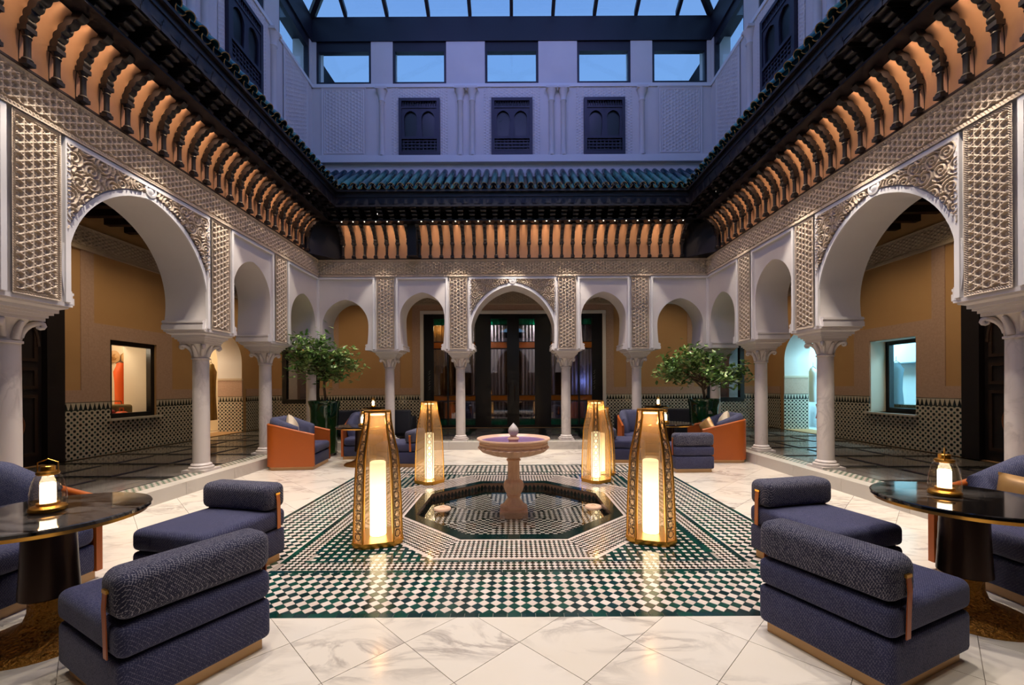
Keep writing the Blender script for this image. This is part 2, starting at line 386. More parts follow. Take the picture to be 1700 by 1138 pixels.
def panel_fn(w_, h_, a, sw, border):
    def fn(U, Z):
        e = np.minimum(np.minimum(U+w_/2, w_/2-U), np.minimum(Z, h_-Z))
        rope = .55+.45*np.abs(np.sin((U+Z)*PI/.022))
        h = kagome(U, Z-h_/2, a, sw)
        return np.where(e < border*.25, 1.0, np.where(e < border, rope, np.where(e < border*1.3, .15, h)))
    return fn
PW, PH = .41, 1.66
pil_me = relief('pilaster_lattice', PW, PH, panel_fn(PW, PH, (.072), .011, .034), .046, .0056, M['stucco'])
def frieze_fn(U, Z):
    h = kagome(U, Z-.02, .0625, .010)
    rope = .5+.5*np.abs(np.sin((U*2+Z)*PI/.0625))
    return np.where(Z < .045, np.where(Z < .012, .9, rope), np.where(Z > .345, np.where(Z > .375, 1.0, rope*.8), np.where((Z < .058) | (Z > .332), .1, h)))
fr_me = relief('frieze_lattice', .75, .39, frieze_fn, .036, .0066, M['stucco'])
cen = []
for i in range(400):
    p = rng.uniform((-1.0, 0), (1.0, 1.55))
    if all((p[0]-q[0])**2+(p[1]-q[1])**2 > .105**2 for q in cen): cen.append(tuple(p))
CEN = np.array(cen); SGN = rng.choice([-1, 1], len(cen))
def arab_fn(U, Z):
    P_ = np.stack([U.ravel(), Z.ravel()], 1)
    D = ((P_[:, None, :]-CEN[None])**2).sum(2); j = D.argmin(1); d = P_-CEN[j]
    r = np.hypot(d[:, 0], d[:, 1]); th = np.arctan2(d[:, 1], d[:, 0])*SGN[j]
    ph = r/.042+th/(2*PI)
    h = sstep(np.cos(2*PI*ph), -.15, .45)
    return h.reshape(U.shape)
SPW, SPZ0, SPZ1 = 1.78, 2.44, 3.92
def big_keep(U, Z):
    w_ = .97+.075; Rr = 1.15*.97+.075; sp = 3.78-1.15*.97*math.sin(math.acos(.15/1.15)); cxx = .15*.97
    zz = Z+SPZ0; ins = np.where(zz > sp, np.hypot(np.abs(U)+cxx, zz-sp) < Rr, np.abs(U) < w_)
    knob = np.hypot(U, zz-3.90) < .09
    return ~(ins | knob)
sp_me = relief('spandrel_arabesque', 1.98, SPZ1-SPZ0, arab_fn, .04, .0085, M['stucco'], big_keep)
def moulding(pts, wd, dp, v=F):
    """flat moulding of width wd following (u,z) points on the wall plane"""
    m = MB(); P_ = [Vector((p[0], v, p[1])) for p in pts]; half = []
    for i in range(len(P_)):
        t = (P_[min(i+1, len(P_)-1)]-P_[max(i-1, 0)]).normalized(); half.append(Vector((-t.z, 0, t.x))*(wd/2))
    return m.ribbon(P_, half, (0, -1, 0), dp)
def arch_rim(cx, w_, apex, off):
    cu, sp = arch_curve(w_+off, apex+off*1.12, ZI); return [(cx+x, z) for x, z in cu]
rims = [moulding(arch_rim(0, b[3], b[4], .03), .06, .02).mesh('arch_rim', M['white'], 40) if b[2] == 0 else None for b in BAYS]
def frame_rect(x0, x1, z0, z1, wd, dp, v=F):
    m = MB(); m.box(x0, x0+wd, v-dp, v, z0, z1); m.box(x1-wd, x1, v-dp, v, z0, z1); m.box(x0+wd, x1-wd, v-dp, v, z1-wd, z1); return m
frm = [frame_rect(b[0]+(.245 if abs(b[0]) < 4.4 else .0), b[1]-(.245 if abs(b[1]) < 4.4 else .0), ZI+.02, 3.975, .045 if b[2] else .05, .035).mesh('arch_frame', M['white']) for b in BAYS]
knob_me = MB().lathe([(.0, 0), (.085, 0), (.085, .03), (.06, .035), (.055, .02), (.03, .03), (0, .034)], 20).mesh('boss', M['white'], 40)
jambs = []
for b in BAYS:
    for sg in (-1, 1):
        x = b[2]+sg*(b[3]-.045); m = MB()
        for z0, z1, d in ((ZI, ZI+.07, .035), (ZI+.07, ZI+.10, .02), (ZI+.10, ZI+.125, .032), (ZI+.125, ZI+.14, .015)): m.box(min(x+sg*.02, x-sg*d), max(x+sg*.02, x-sg*d), F+.002, BK-.002, z0, z1)
        jambs.append((m.mesh('jamb_moulding', M['plaster']), b[2]))
for s in ('back', 'left', 'right'):
    p = ARC[s]
    for u in (-2.93, -1.25, 1.25, 2.93): link('carved_panel', pil_me, p, (u, F+.012, ZI+.015))
    for k in range(12): link('frieze_panel', fr_me, p, (-4.125+.75*k, F-.012, 3.985))
    link('carved_spandrel', sp_me, p, (0, F-.004, SPZ0)); link('arch_rim', rims[2], p)
    link('boss', knob_me, p, (0, F, 3.895), (PI/2, 0, 0))
    for f_ in frm: link('arch_frame', f_, p)
    for jm_, cx_ in jambs: link('jamb_moulding', jm_, p)

# ---- marble columns
def column_parts():
    b = MB().box(-.175, .175, -.175, .175, GZ, GZ+.035).lathe([(.165, GZ+.035), (.17, GZ+.05), (.165, GZ+.07), (.135, GZ+.08), (.14, GZ+.10), (.13, GZ+.115), (.115, GZ+.125)], 24)
    sh = MB().lathe([(.112, GZ+.12), (.112, 1.0), (.106, 1.88), (.122, 1.885), (.122, 1.905), (.105, 1.91)], 28)
    ca = MB().lathe([(.105, 1.90), (.102, 1.95), (.112, 2.02), (.15, 2.09), (.165, 2.11)], 24)
    ca.box(-.185, .185, -.185, .185, 2.11, 2.145)
    for k in range(4):
        a = PI/4+k*PI/2; d = Vector((math.cos(a), math.sin(a), 0)); pts = []; rs = []
        for i in range(6): t = i/5; pts.append(d*(.10+.125*t**1.6)+Vector((0, 0, 1.94+.15*math.sin(t*PI/2)))); rs.append(.022+.008*t)
        for i in range(1, 8): t = i/7; ang = PI/2-t*PI*1.7; rr = .03*(1-.55*t); pts.append(d*(.225+rr*math.cos(ang))+Vector((0, 0, 2.06+rr*math.sin(ang)))); rs.append(.026-.012*t)
        ca.tube(pts, rs, 8)
        a = k*PI/2; d = Vector((math.cos(a), math.sin(a), 0))
        ca.tube([d*(.10+.07*(i/5)**1.5)+Vector((0, 0, 1.92+.17*i/5)) for i in range(6)], [.035, .036, .034, .03, .026, .015], 8)
    im = MB()
    for (z0, z1, hu, hv) in ((2.145, 2.175, .20, .20), (2.175, 2.20, .225, .225), (2.20, 2.235, .25, .25), (2.255, 2.275, .30, .29), (2.275, 2.315, .325, .308)):
        im.box(-hu, hu, -hv, hv, z0, z1)
    a0, b0, a1, b1 = .25, .25, .30, .29
    im.add([(-a0, -b0, 2.235), (a0, -b0, 2.235), (a0, b0, 2.235), (-a0, b0, 2.235), (-a1, -b1, 2.255), (a1, -b1, 2.255), (a1, b1, 2.255), (-a1, b1, 2.255)], [(0, 1, 5, 4), (1, 2, 6, 5), (2, 3, 7, 6), (3, 0, 4, 7)])
    return [('base', b.mesh('column_base', M['marblecol'], 40)), ('shaft', sh.mesh('column_shaft', M['marblecol'], 40)), ('capital', ca.mesh('column_capital', M['marblecol'], 50)), ('impost', im.mesh('column_impost', M['plaster']))]
cparts = column_parts()
def column(x, y, label, rz=0):
    e = empty('marble_column', (x, y, 0), rz); tag(e, label, 'column', 'columns of the arcade')
    for nme, me in cparts: link(nme, me, e)
A4 = 4.79
for u, l in ((-2.93, 'slim white marble column of the rear arcade nearest the left citrus tree'), (-1.25, 'slim white marble column of the rear arcade left of the fountain'),
             (1.25, 'slim white marble column of the rear arcade right of the fountain'), (2.93, 'slim white marble column of the rear arcade nearest the right tree')):
    column(u, CY+A4, l)
for sg, sn in ((-1, 'left'), (1, 'right')):
    column(sg*A4, CY-1.25, f'large marble column with scrolled capital cut by the {sn} edge of the photo', PI/2)
    column(sg*A4, CY+1.25, f'marble column carrying the far foot of the big {sn} arch', PI/2)
    column(sg*A4, CY+2.93, f'marble column between the two small arches on the {sn}, behind the orange armchair', PI/2)
    column(sg*4.8, CY+4.8, f'corner marble column half hidden behind the potted tree on the {sn}')

# ---- cornice: lit timber consoles under the tiled eave
Z0 = 4.385; BW = .25; NB = 31
cove = [(0, Z0), (0, 4.60), (.012, 4.74), (.04, 4.86), (.09, 4.95), (.16, 5.02), (.26, 5.075)]
def cove_mesh():
    m = MB(); hw = BW/2-.004; n = len(cove); vs_ = []
    for d, z in cove:
        for k in range(5):
            t = k/4*2-1; vs_.append((t*hw, F-.005-d-.012*(1-t*t), z))
    m.add(vs_, [(i*5+k, i*5+k+1, (i+1)*5+k+1, (i+1)*5+k) for i in range(n-1) for k in range(4)])
    return m.mesh('cove_panel', M['panelwood'], 60)
cove_me = cove_mesh()
def colonnette_mesh():
    m = MB(); v = F-.085; m.box(-.038, .038, v-.038, v+.038, Z0+.012, Z0+.05)
    m.lathe([(.038, Z0+.05), (.042, Z0+.06), (.034, Z0+.075), (.027, Z0+.08), (.025, Z0+.13), (.026, Z0+.25), (.034, Z0+.265), (.028, Z0+.28), (.04, Z0+.305), (.043, Z0+.315)], 12, (0, v))
    m.box(-.043, .043, v-.043, v+.043, Z0+.315, Z0+.36); return m.mesh('colonnette', M['blackwood'], 40)
col_me = colonnette_mesh()
def bracket_mesh():
    # scalloped console: lobes along a rising curve
    P0 = Vector((.085, Z0+.36)); P1 = Vector((.12, 4.95)); P2 = Vector((.36, 5.08)); cl = []
    N = 46
    for i in range(N+1):
        t = i/N; cl.append(P0*(1-t)**2+P1*2*t*(1-t)+P2*t*t)
    up, dn = [], []
    for i, p in enumerate(cl):
        t = i/N; tg = (cl[min(i+1, N)]-cl[max(i-1, 0)]).normalized(); nn = Vector((-tg.y, tg.x))
        wv = .020*abs(math.sin(t*PI*5.0))
        up.append(p+nn*(.022+wv)); dn.append(p-nn*(.020+wv))
    m = MB(); n = len(up); vs_ = []; hw = .036
    for x in (-hw, hw):
        vs_ += [(x, F-q.x, q.y) for q in up]+[(x, F-q.x, q.y) for q in dn]
    o = 2*n
    fs_ = []
    for i in range(n-1):
        fs_ += [(i, i+1, n+i+1, n+i), (o+i, o+i+1, o+n+i+1, o+n+i), (i, i+1, o+i+1, o+i), (n+i, n+i+1, o+n+i+1, o+n+i)]
    m.add(vs_, fs_); return m.mesh('scalloped_bracket', M['blackwood'], 50)
bra_me = bracket_mesh()
def corbel_mesh():
    m = MB()
    for k in range(4):
        z0 = 5.115+k*.06; d1 = .48+.065*k; hw = .045+.004*k
        m.box(-hw, hw, F-d1, F-.05, z0, z0+.05)
        m.prism([(F-d1+.03*math.cos(a)-.0, z0-.0+.025+.025*math.sin(a)) for a in [PI/2+PI*i/8 for i in range(9)]], 'x', -hw-.008, hw+.008)
    return m.mesh('corbel', M['blackwood'])
cor_me = corbel_mesh()
def merlon_mesh():
    m = MB(); pts = [(-.06, 5.30), (.06, 5.30), (.06, 5.36), (.045, 5.36), (.045, 5.41), (.025, 5.41), (.025, 5.45), (-.025, 5.45), (-.025, 5.41), (-.045, 5.41), (-.045, 5.36), (-.06, 5.36)]
    m.prism(pts, 'y', F-.735, F-.70); return m.mesh('merlon', M['blackwood'])
mer_me = merlon_mesh()
def tooth_mesh():
    m = MB(); 
    for x in (-.062, 0, .062): m.prism([(x-.012, 5.145), (x+.012, 5.145), (x+.012, 5.185), (x, 5.20), (x-.012, 5.185)], 'y', F-.50, F-.46)
    return m.mesh('fret', M['blackwood'])
led_me = MB().lathe([(0, 0), (.011, 0), (.011, .008), (0, .008)], 10).mesh('led_spot', M['led'])
CORN = {}
LEDW = (1.0, .72, .46)
for si, s in enumerate(('back', 'left', 'right')):
    e = struct(rside(empty(f'trim_{si+1}'), s)); CORN[s] = e
    MB().box(-4.45, 4.45, F-.06, F+.02, ZA-.005, Z0+.012).build('base_rail', M['darkwood'], e)
    MB().box(-4.2, 4.2, F-.50, F-.24, 5.088, 5.115).build('shelf_board', M['blackwood'], e)
    MB().box(-3.95, 3.95, F-.73, F, 5.345, 5.36).build('soffit_board', M['blackwood'], e)
    MB().box(-3.77, 3.77, F-.73, F-.70, 5.30, 5.66).build('fascia_board', M['blackwood'], e)
    MB().box(-3.76, 3.76, F-.745, F-.73, 5.50, 5.53).build('fascia_bead', M['blackwood'], e)
    MB().box(-3.77, 3.77, F-.78, F-.70, 5.60, 5.64).build('eave_board', M['blackwood'], e)
    MB().box(-4.7, 4.7, F+.0, F+.2, ZA, 6.0).build('back_board', M['blackwood'], e)
    for k in range(NB+1):
        u = (k-NB/2)*BW
        link('colonnette', col_me, e, (u, 0, 0)); link('scalloped_bracket', bra_me, e, (u, 0, 0)); link('corbel', cor_me, e, (u, 0, 0))
        if abs(u) < 3.7: link('merlon', mer_me, e, (u, 0, 0))
    for k in range(NB):
        u = (k-NB/2+.5)*BW
        lc = Matrix.Rotation(SIDES[s], 4, 'Z')
        if s == 'left' and u < -2.6 or s == 'right' and u > 2.6: continue      # behind the viewer
        if s == 'back' and k == 6:
            MB().box(u-.1, u+.1, F-.30, F-.03, Z0+.01, 5.07).build('dark_panel', M['blackwood'], e); continue  # black box stands in for the shade of a bay without light
        link('cove_panel', cove_me, e, (u, 0, 0))
        if s == 'back': link('led_spot', led_me, e, (u, F-.46, 5.080))
        p = lc @ Vector((u, F-.30, 5.07)); q = lc @ Vector((u, F-.06, 4.5))
        pw = 7.0*random.uniform(.6, 1.4) if s == 'back' else 7.5*random.uniform(.75, 1.3)
        lamp('console_led', 'SPOT', (p.x, p.y+CY, p.z), pw, LEDW, (q.x, q.y+CY, q.z), .02, 125, 1)
    for u in (-3.9, -2.93, -1.25, 0, 1.25, 2.93, 3.9):
        if s == 'left' and u < -1.5 or s == 'right' and u > 1.5: continue
        p = lc @ Vector((u, F-.60, 5.26)); q = lc @ Vector((u, F-.50, 0))
        MB().lathe([(.03, 5.27), (.035, 5.27), (.035, 5.345), (.03, 5.345)], 12, (u, F-.60)).build('downlight_can', M['steel'], e)
        lamp('eave_downlight', 'SPOT', (p.x, p.y+CY, p.z), 290, LW, (q.x, q.y+CY, 0), .025, 53, .3)
    for sg in (-1, 1):
        if s == 'back':
            MB().prism([(sg*3.93, 4.5), (sg*4.5, 4.5), (sg*4.5, 3.93)], 'z', Z0, 5.36).build('corner_block', M['blackwood'], e)
for u in (-2.93, -1.25, 1.25, 2.93): lamp('eave_downlight', 'SPOT', (u, CY-F+.60, 5.26), 120, LW, (u, CY-F+.7, 0), .025, 70, .35)
# ---- teal tiled roof over the cornice
EV, EZ, TV, TZ = F-.80, 5.66, UV, 6.44
sl = math.hypot(TV-EV, TZ-EZ); ang = math.atan2(TZ-EZ, TV-EV); NR = 5; TS = .197
def tile_mesh():
    m = MB(); n = 8; L = sl/NR*1.18; vs_ = []
    for (y, r) in ((0, .074), (L, .062)):
        for k in range(n+1):
            a = PI*k/n; vs_.append((r*math.cos(a), y, r*math.sin(a)*.95))
        for k in range(n+1):
            a = PI*(n-k)/n; vs_.append(((r-.013)*math.cos(a), y, (r-.013)*math.sin(a)*.95))
    c = 2*(n+1)
    m.add(vs_, [(k, (k+1) % c, c+(k+1) % c, c+k) for k in range(c)]+[tuple(k for k in (i, i+1, c-2-i, c-1-i)) for i in range(n)])
    me = m.mesh('roof_tile', M['rooftile'], 40); me.materials.append(M['roofrim'])
    for p_ in me.polygons:
        if all(me.vertices[i].co.y < .001 for i in p_.vertices): p_.material_index = 1
    return me
tile_me = tile_mesh()
pan_me = tile_me.copy(); pan_me.name = 'pan_tile'
for v in pan_me.vertices: v.co.z = -v.co.z
for s in ('back', 'left', 'right'):
    rf = struct(rside(MB().add([(-EV, EV+.03, EZ-.02), (EV, EV+.03, EZ-.02), (TV, TV, TZ-.05), (-TV, TV, TZ-.05), (-EV, EV+.03, EZ-.06), (EV, EV+.03, EZ-.06), (TV, TV, TZ-.12), (-TV, TV, TZ-.12)], [(0, 1, 2, 3), (7, 6, 5, 4), (0, 4, 5, 1)]).build('roof_'+s, M['steel']), s))
    for r_ in range(NR):
        v0 = EV+(TV-EV)*r_/NR; z0 = EZ+(TZ-EZ)*r_/NR
        for k in range(-24, 25):
            u = k*TS
            if abs(u) > v0-.02+.1: continue
            if s == 'left' and u+CY < 1.5 or s == 'right' and CY-u < 1.5: continue
            link('roof_tile', tile_me, rf, (u, v0-.02, z0+.035), (ang+.04, 0, 0))
            if r_ == 0 and abs(u+TS/2) < v0: link('pan_tile', pan_me, rf, (u+TS/2, v0, z0+.045), (ang, 0, 0))
struct(rside(MB().box(-4.7, 4.7, EV, TV, EZ, EZ+.1).build('roof_front', M['steel']), 'front'))

# ---- upper walls with shutters, clerestory windows and skylight
ZL, ZW0, ZW1, ZT = 6.70, 8.59, 9.58, 10.15
WIN = [(-4.6, -3.31), (-2.80, -1.54), (-.63, .63), (1.54, 2.80), (3.31, 4.6)]
um = MB(); um.box(-4.9, 4.9, UV, UV+.4, 6.2, ZW0)
edges = [-4.9]+[x for w_ in WIN for x in w_]+[4.9]
for a, b in zip(edges[::2], edges[1::2]): um.box(a, b, UV, UV+.4, ZW0, ZW1)
upper_me = um.mesh('upper_wall', M['plaster'])
def grid_fn(w_, h_):
    def fn(U, Z):
        e = np.minimum(np.minimum(U+w_/2, w_/2-U), np.minimum(Z, h_-Z))
        h = kagome(U, Z, .075, .012)
        return np.where(e < .03, 1.0, np.where(e < .055, .0, np.where(e < .075, 1.0, h*.7)))
    return fn
up_panel = relief('upper_lattice', 1.05, 1.62, grid_fn(1.05, 1.62), .02, .012, M['plaster'])
up_small = relief('upper_border', .16, 1.62, lambda U, Z: kagome(U, Z, .06, .012)*.7, .015, .010, M['plaster'])
up_top = relief('upper_lintel', 1.26, .22, lambda U, Z: kagome(U, Z, .06, .012)*.7, .015, .010, M['plaster'])
def wall_colonnette():
    m = MB().lathe([(.075, ZL+.16), (.08, ZL+.20), (.065, ZL+.24), (.06, ZL+.3), (.058, 8.12), (.075, 8.14), (.06, 8.17), (.07, 8.25), (.11, 8.38), (.12, 8.40)], 14, (0, UV-.03))
    m.box(-.13, .13, UV-.13, UV, 8.40, 8.45); return m.mesh('engaged_column', M['plaster'], 40)
wc_me = wall_colonnette()
def shutter():
    e = []
    hw = .48; z0, z1 = ZL+.17, 8.21
    f_ = MB(); 
    for x0, x1, a, b in ((-hw, -hw+.07, z0, z1), (hw-.07, hw, z0, z1), (-hw+.07, hw-.07, z1-.07, z1), (-hw+.07, hw-.07, z0, z0+.09), (-hw+.07, hw-.07, z0+.38, z0+.44), (-hw+.07, hw-.07, z1-.24, z1-.20)): f_.box(x0, x1, UV-.07, UV, a, b)
    e.append(('frame', f_.mesh('shutter_frame', M['shutterpaint'])))
    p = MB(); zb, zt = z0+.44, z1-.24
    so = MB()
    for cx in (-.205, .205): arch_bay(p, p, cx-.205, cx+.205, cx, .15, zt-.06, zb, zt, UV-.055, UV-.02, narrow=.02, n=10)
    e.append(('arched_panel', p.mesh('shutter_arches', M['shutterpaint'])))
    e.append(('backing', MB().box(-hw+.05, hw-.05, UV-.012, UV, z0+.05, z1-.05).mesh('shutter_back', M['black'])))
    g = MB()
    for k in range(9): x = -.36+.09*k; g.box(x-.012, x+.012, UV-.04, UV-.02, z0+.09, z0+.38)
    for k in range(4): z = z0+.12+.075*k; g.box(-.40, .40, UV-.045, UV-.03, z-.012, z+.012)
    e.append(('lattice', g.mesh('shutter_lattice', M['shutterpaint'])))
    sp = MB()
    for k in range(14): x = -.38+.0585*k; sp.lathe([(.012, z1-.20), (.018, z1-.15), (.010, z1-.12), (.012, z1-.07)], 6, (x, UV-.035))
    e.append(('spindles', sp.mesh('shutter_spindles', M['shutterpaint']))); return e
sh_parts = shutter()
wn = 0
for s in SIDES:
    uw = struct(rside(link(f'wall_{s}_upper', upper_me), s))
    MB().box(-4.72, 4.72, UV-.02, UV+.42, ZW1, ZT).build('top_beam', M['steel'], uw)
    if s == 'front': continue
    MB().box(-4.70, 4.70, UV-.09, UV, ZL, ZL+.16).build('ledge', M['white'], uw)
    MB().box(-4.70, 4.70, UV-.03, UV, ZW0-.10, ZW0-.02).build('sill_band', M['white'], uw)
    for u in (-3.95, 3.95): link('carved_panel', up_panel, uw, (u, UV-.002, ZL+.18))
    for u in (-2.17, 0, 2.17):
        for d in (-.575, .575): link('carved_border', up_small, uw, (u+d, UV-.002, ZL+.18))
        link('carved_lintel', up_top, uw, (u, UV-.002, 8.25))
    for u in (-3.05, -1.21, -.93, .93, 1.21, 3.05): link('engaged_column', wc_me, uw, (u, 0, 0))
    for u in (-2.17, 0, 2.17):
        wn += 1; o = struct(rside(empty(f'window_{wn}'), s))
        for nme, me in sh_parts:
            c = link(nme, me, o, (u, 0, 0))
            if nme == 'spindles': c['kind'] = 'stuff'
    for (a, b) in WIN:
        wn += 1; o = struct(rside(empty(f'window_{wn}'), s)); f_ = MB(); fw = .055
        f_.box(a, a+fw, UV+.02, UV+.12, ZW0, ZW1); f_.box(b-fw, b, UV+.02, UV+.12, ZW0, ZW1)
        f_.box(a+fw, b-fw, UV+.02, UV+.12, ZW0, ZW0+fw); f_.box(a+fw, b-fw, UV+.02, UV+.12, ZW1-.22, ZW1); f_.build('frame', M['steel'], o)
        MB().box(a+fw, b-fw, UV+.06, UV+.07, ZW0+fw, ZW1-.22).build('pane', M['glass'], o)
    if s == 'back':   # roof steel of the next wing seen through the outer windows
        for sg in (-1, 1):
            MB().prism([(sg*5.4, 8.3), (sg*3.9, 8.3), (sg*5.4, 10.6)], 'y', UV+.9, UV+1.1).build('outer_gable', M['black'], uw)
SL = math.tan(R(24)); zr = lambda v: ZT+(UV-v)*SL
for si, s in enumerate(('back', 'left', 'right', 'front')):
    o = struct(rside(empty(f'ceiling_skylight_{s}' if si else 'ceiling_skylight'), s))
    for k in range(-4, 5):
        u = k*.975; v1 = max(abs(u), .05); hw = .04
        MB().add([(u-hw, UV, zr(UV)), (u+hw, UV, zr(UV)), (u+hw, v1, zr(v1)), (u-hw, v1, zr(v1)), (u-hw, UV, zr(UV)+.12), (u+hw, UV, zr(UV)+.12), (u+hw, v1, zr(v1)+.12), (u-hw, v1, zr(v1)+.12)],
                 [(3, 2, 1, 0), (4, 5, 6, 7), (0, 1, 5, 4), (1, 2, 6, 5), (2, 3, 7, 6), (3, 0, 4, 7)]).build('rafter', M['steel'], o)
        if k < 4:
            u1 = u+.975; us = [u+.05, u1-.05]
            va, vb = max(abs(us[0]), .1), max(abs(us[1]), .1)
            MB().add([(us[0], UV, zr(UV)+.09), (us[1], UV, zr(UV)+.09), (us[1], vb, zr(vb)+.09), (us[0], va, zr(va)+.09)], [(0, 1, 2, 3)]).build('pane', M['glass'], o)
    MB().tube([(UV, UV, ZT+.03), (0, 0, zr(0)+.03)], .09, 6).build('hip_rafter', M['steel'], o)
# ================================================================ galleries round the court
def cells(m, u0, u1, z0, z1, v0, v1, holes):
    us = sorted({u0, u1, *[h[0] for h in holes], *[h[1] for h in holes]}); zs = sorted({z0, z1, *[h[2] for h in holes], *[h[3] for h in holes]})
    us = [x for x in us if u0 <= x <= u1]; zs = [x for x in zs if z0 <= x <= z1]
    for a, b in zip(us, us[1:]):
        run = None
        for c, d in zip(zs, zs[1:]):
            ins = any(h[0] <= (a+b)/2 <= h[1] and h[2] <= (c+d)/2 <= h[3] for h in holes)
            if not ins: run = (run[0], d) if run else (c, d)
            if (ins or d == z1) and run: m.box(a, b, v0, v1, run[0], run[1]); run = None
    return m
GWIN = (2.98, 4.05, .86, 2.40); GARCH = (5.50, 7.16, GZ, 3.3); GDOOR = (-2.13, 2.13, GZ, 4.0)
def passage(o, sg):
    a, b = sorted((sg*GARCH[0], sg*GARCH[1])); cx = (a+b)/2
    fr, so = MB(), MB(); arch_bay(fr, so, a, b, cx, .65, 2.93, GZ, 3.3, GV, GV+.7, narrow=.0)
    fr.build('arch_surround', M['ochre'], o); so.build('arch_reveal', M['plaster'], o, 30)
    far = cx+sg*.65
    MB().box(far-sg*.015, far+sg*.02, GV-.02, GV+.68, GZ, 1.2).build('reveal_dado', M['dado'], o)
    MB().box(far-sg*.025, far+sg*.02, GV-.02, GV+.68, 1.2, 1.66).build('carved_reveal', M['pinkstucco'], o)
    MB().box(far-sg*.035, far+sg*.02, GV-.02, GV+.68, 1.66, 1.72).build('reveal_moulding', M['stucco'], o)
GW = {}
M['reveal'] = simple('cream_reveal', srgb(226, 214, 194), .55)
for s in SIDES:
    sg = {'left': 1, 'right': -1}.get(s, 0)
    flip = lambda h: (h[0], h[1], h[2], h[3]) if sg >= 0 else (-h[1], -h[0], h[2], h[3])
    holes = []
    if sg: holes = [flip(GWIN), flip(GARCH), GDOOR]
    if s == 'back': holes = [(-2.77, 2.77, GZ, 3.70), (-7.15, -6.0, .95, 2.75), (6.0, 7.15, .95, 2.75)]
    gm_ = cells(MB(), -8.0, 8.0, 0, 4.75, GV, GV+.7 if sg > 0 else GV+.36 if sg else GV+.2, holes)
    if sg < 0: cells(gm_, -8.0, 8.0, 0, 4.75, GV+.36, GV+.7, [(-5.3, -2.5, .3, 2.9)]+holes[1:])
    o = struct(rside(gm_.build(f'wall_{s}_gallery', M['ochre']), s)); GW[s] = o
    if s == 'front': continue
    dh = [(h[0], h[1], max(h[2], 0), h[3]) for h in holes]
    cells(MB(), -7.85, 7.85, GZ, 1.2, GV-.02, GV, dh).build('zellige_dado', M['dado'], o)
    cells(MB(), -7.85, 7.85, 1.2, 1.42, GV-.018, GV, dh).build('carved_band', M['pinkstucco'], o)
    MB().box(-7.8, 7.8, GV-.05, GV, 3.98, 4.02).build('picture_rail', M['stucco'], o)
    for k in range(20): 
        if s == 'back' or True: link('frieze_panel', fr_me, o, (-7.125+.75*k, GV-.012, 4.02))
    if sg:
        passage(o, sg); w0, w1, z0, z1 = flip(GWIN)
        cells(MB(), w0-.42, w1+.42, 1.42, z1+.28, GV-.018, GV, [(w0, w1, 0, z1)]).build('carved_surround', M['pinkstucco'], o)
        for d in (2.55, 5.35): MB().box(sg*d-.12, sg*d+.12, GV-.016, GV, 1.42, 3.98).build('carved_strip', M['pinkstucco'], o)
        fj = w1 if sg > 0 else w0; va, vb = (GV+.16, GV+.7) if sg > 0 else (GV+.002, GV+.33)
        MB().box(min(fj, fj-sg*.012), max(fj, fj-sg*.012), va, vb, z0, z1).build('window_reveal', M['reveal'], o)
        MB().box(w0, w1, va, vb, z1-.012, z1).build('window_head', M['reveal'], o)
        MB().box(w0-.06, w1+.06, GV-.10, GV+.32, z0-.04, z0).build('window_sill', M['marblekerb'], o)
    if s == 'back':
        fr_ = cells(MB(), -3.12, 3.12, 1.42, 4.0, GV-.018, GV, [(-2.85, 2.85, 0, 3.78)]); fr_.build('carved_surround', M['pinkstucco'], o)
        cells(MB(), -2.87, 2.87, GZ, 3.80, GV-.05, GV, [(-2.77, 2.77, 0, 3.70)]).build('door_casing', M['white'], o)
        for d in (-5.5, -3.6, 3.6, 5.5):
            MB().box(d-.10, d+.10, GV-.016, GV, 1.42, 3.98).build('carved_strip', M['pinkstucco'], o)
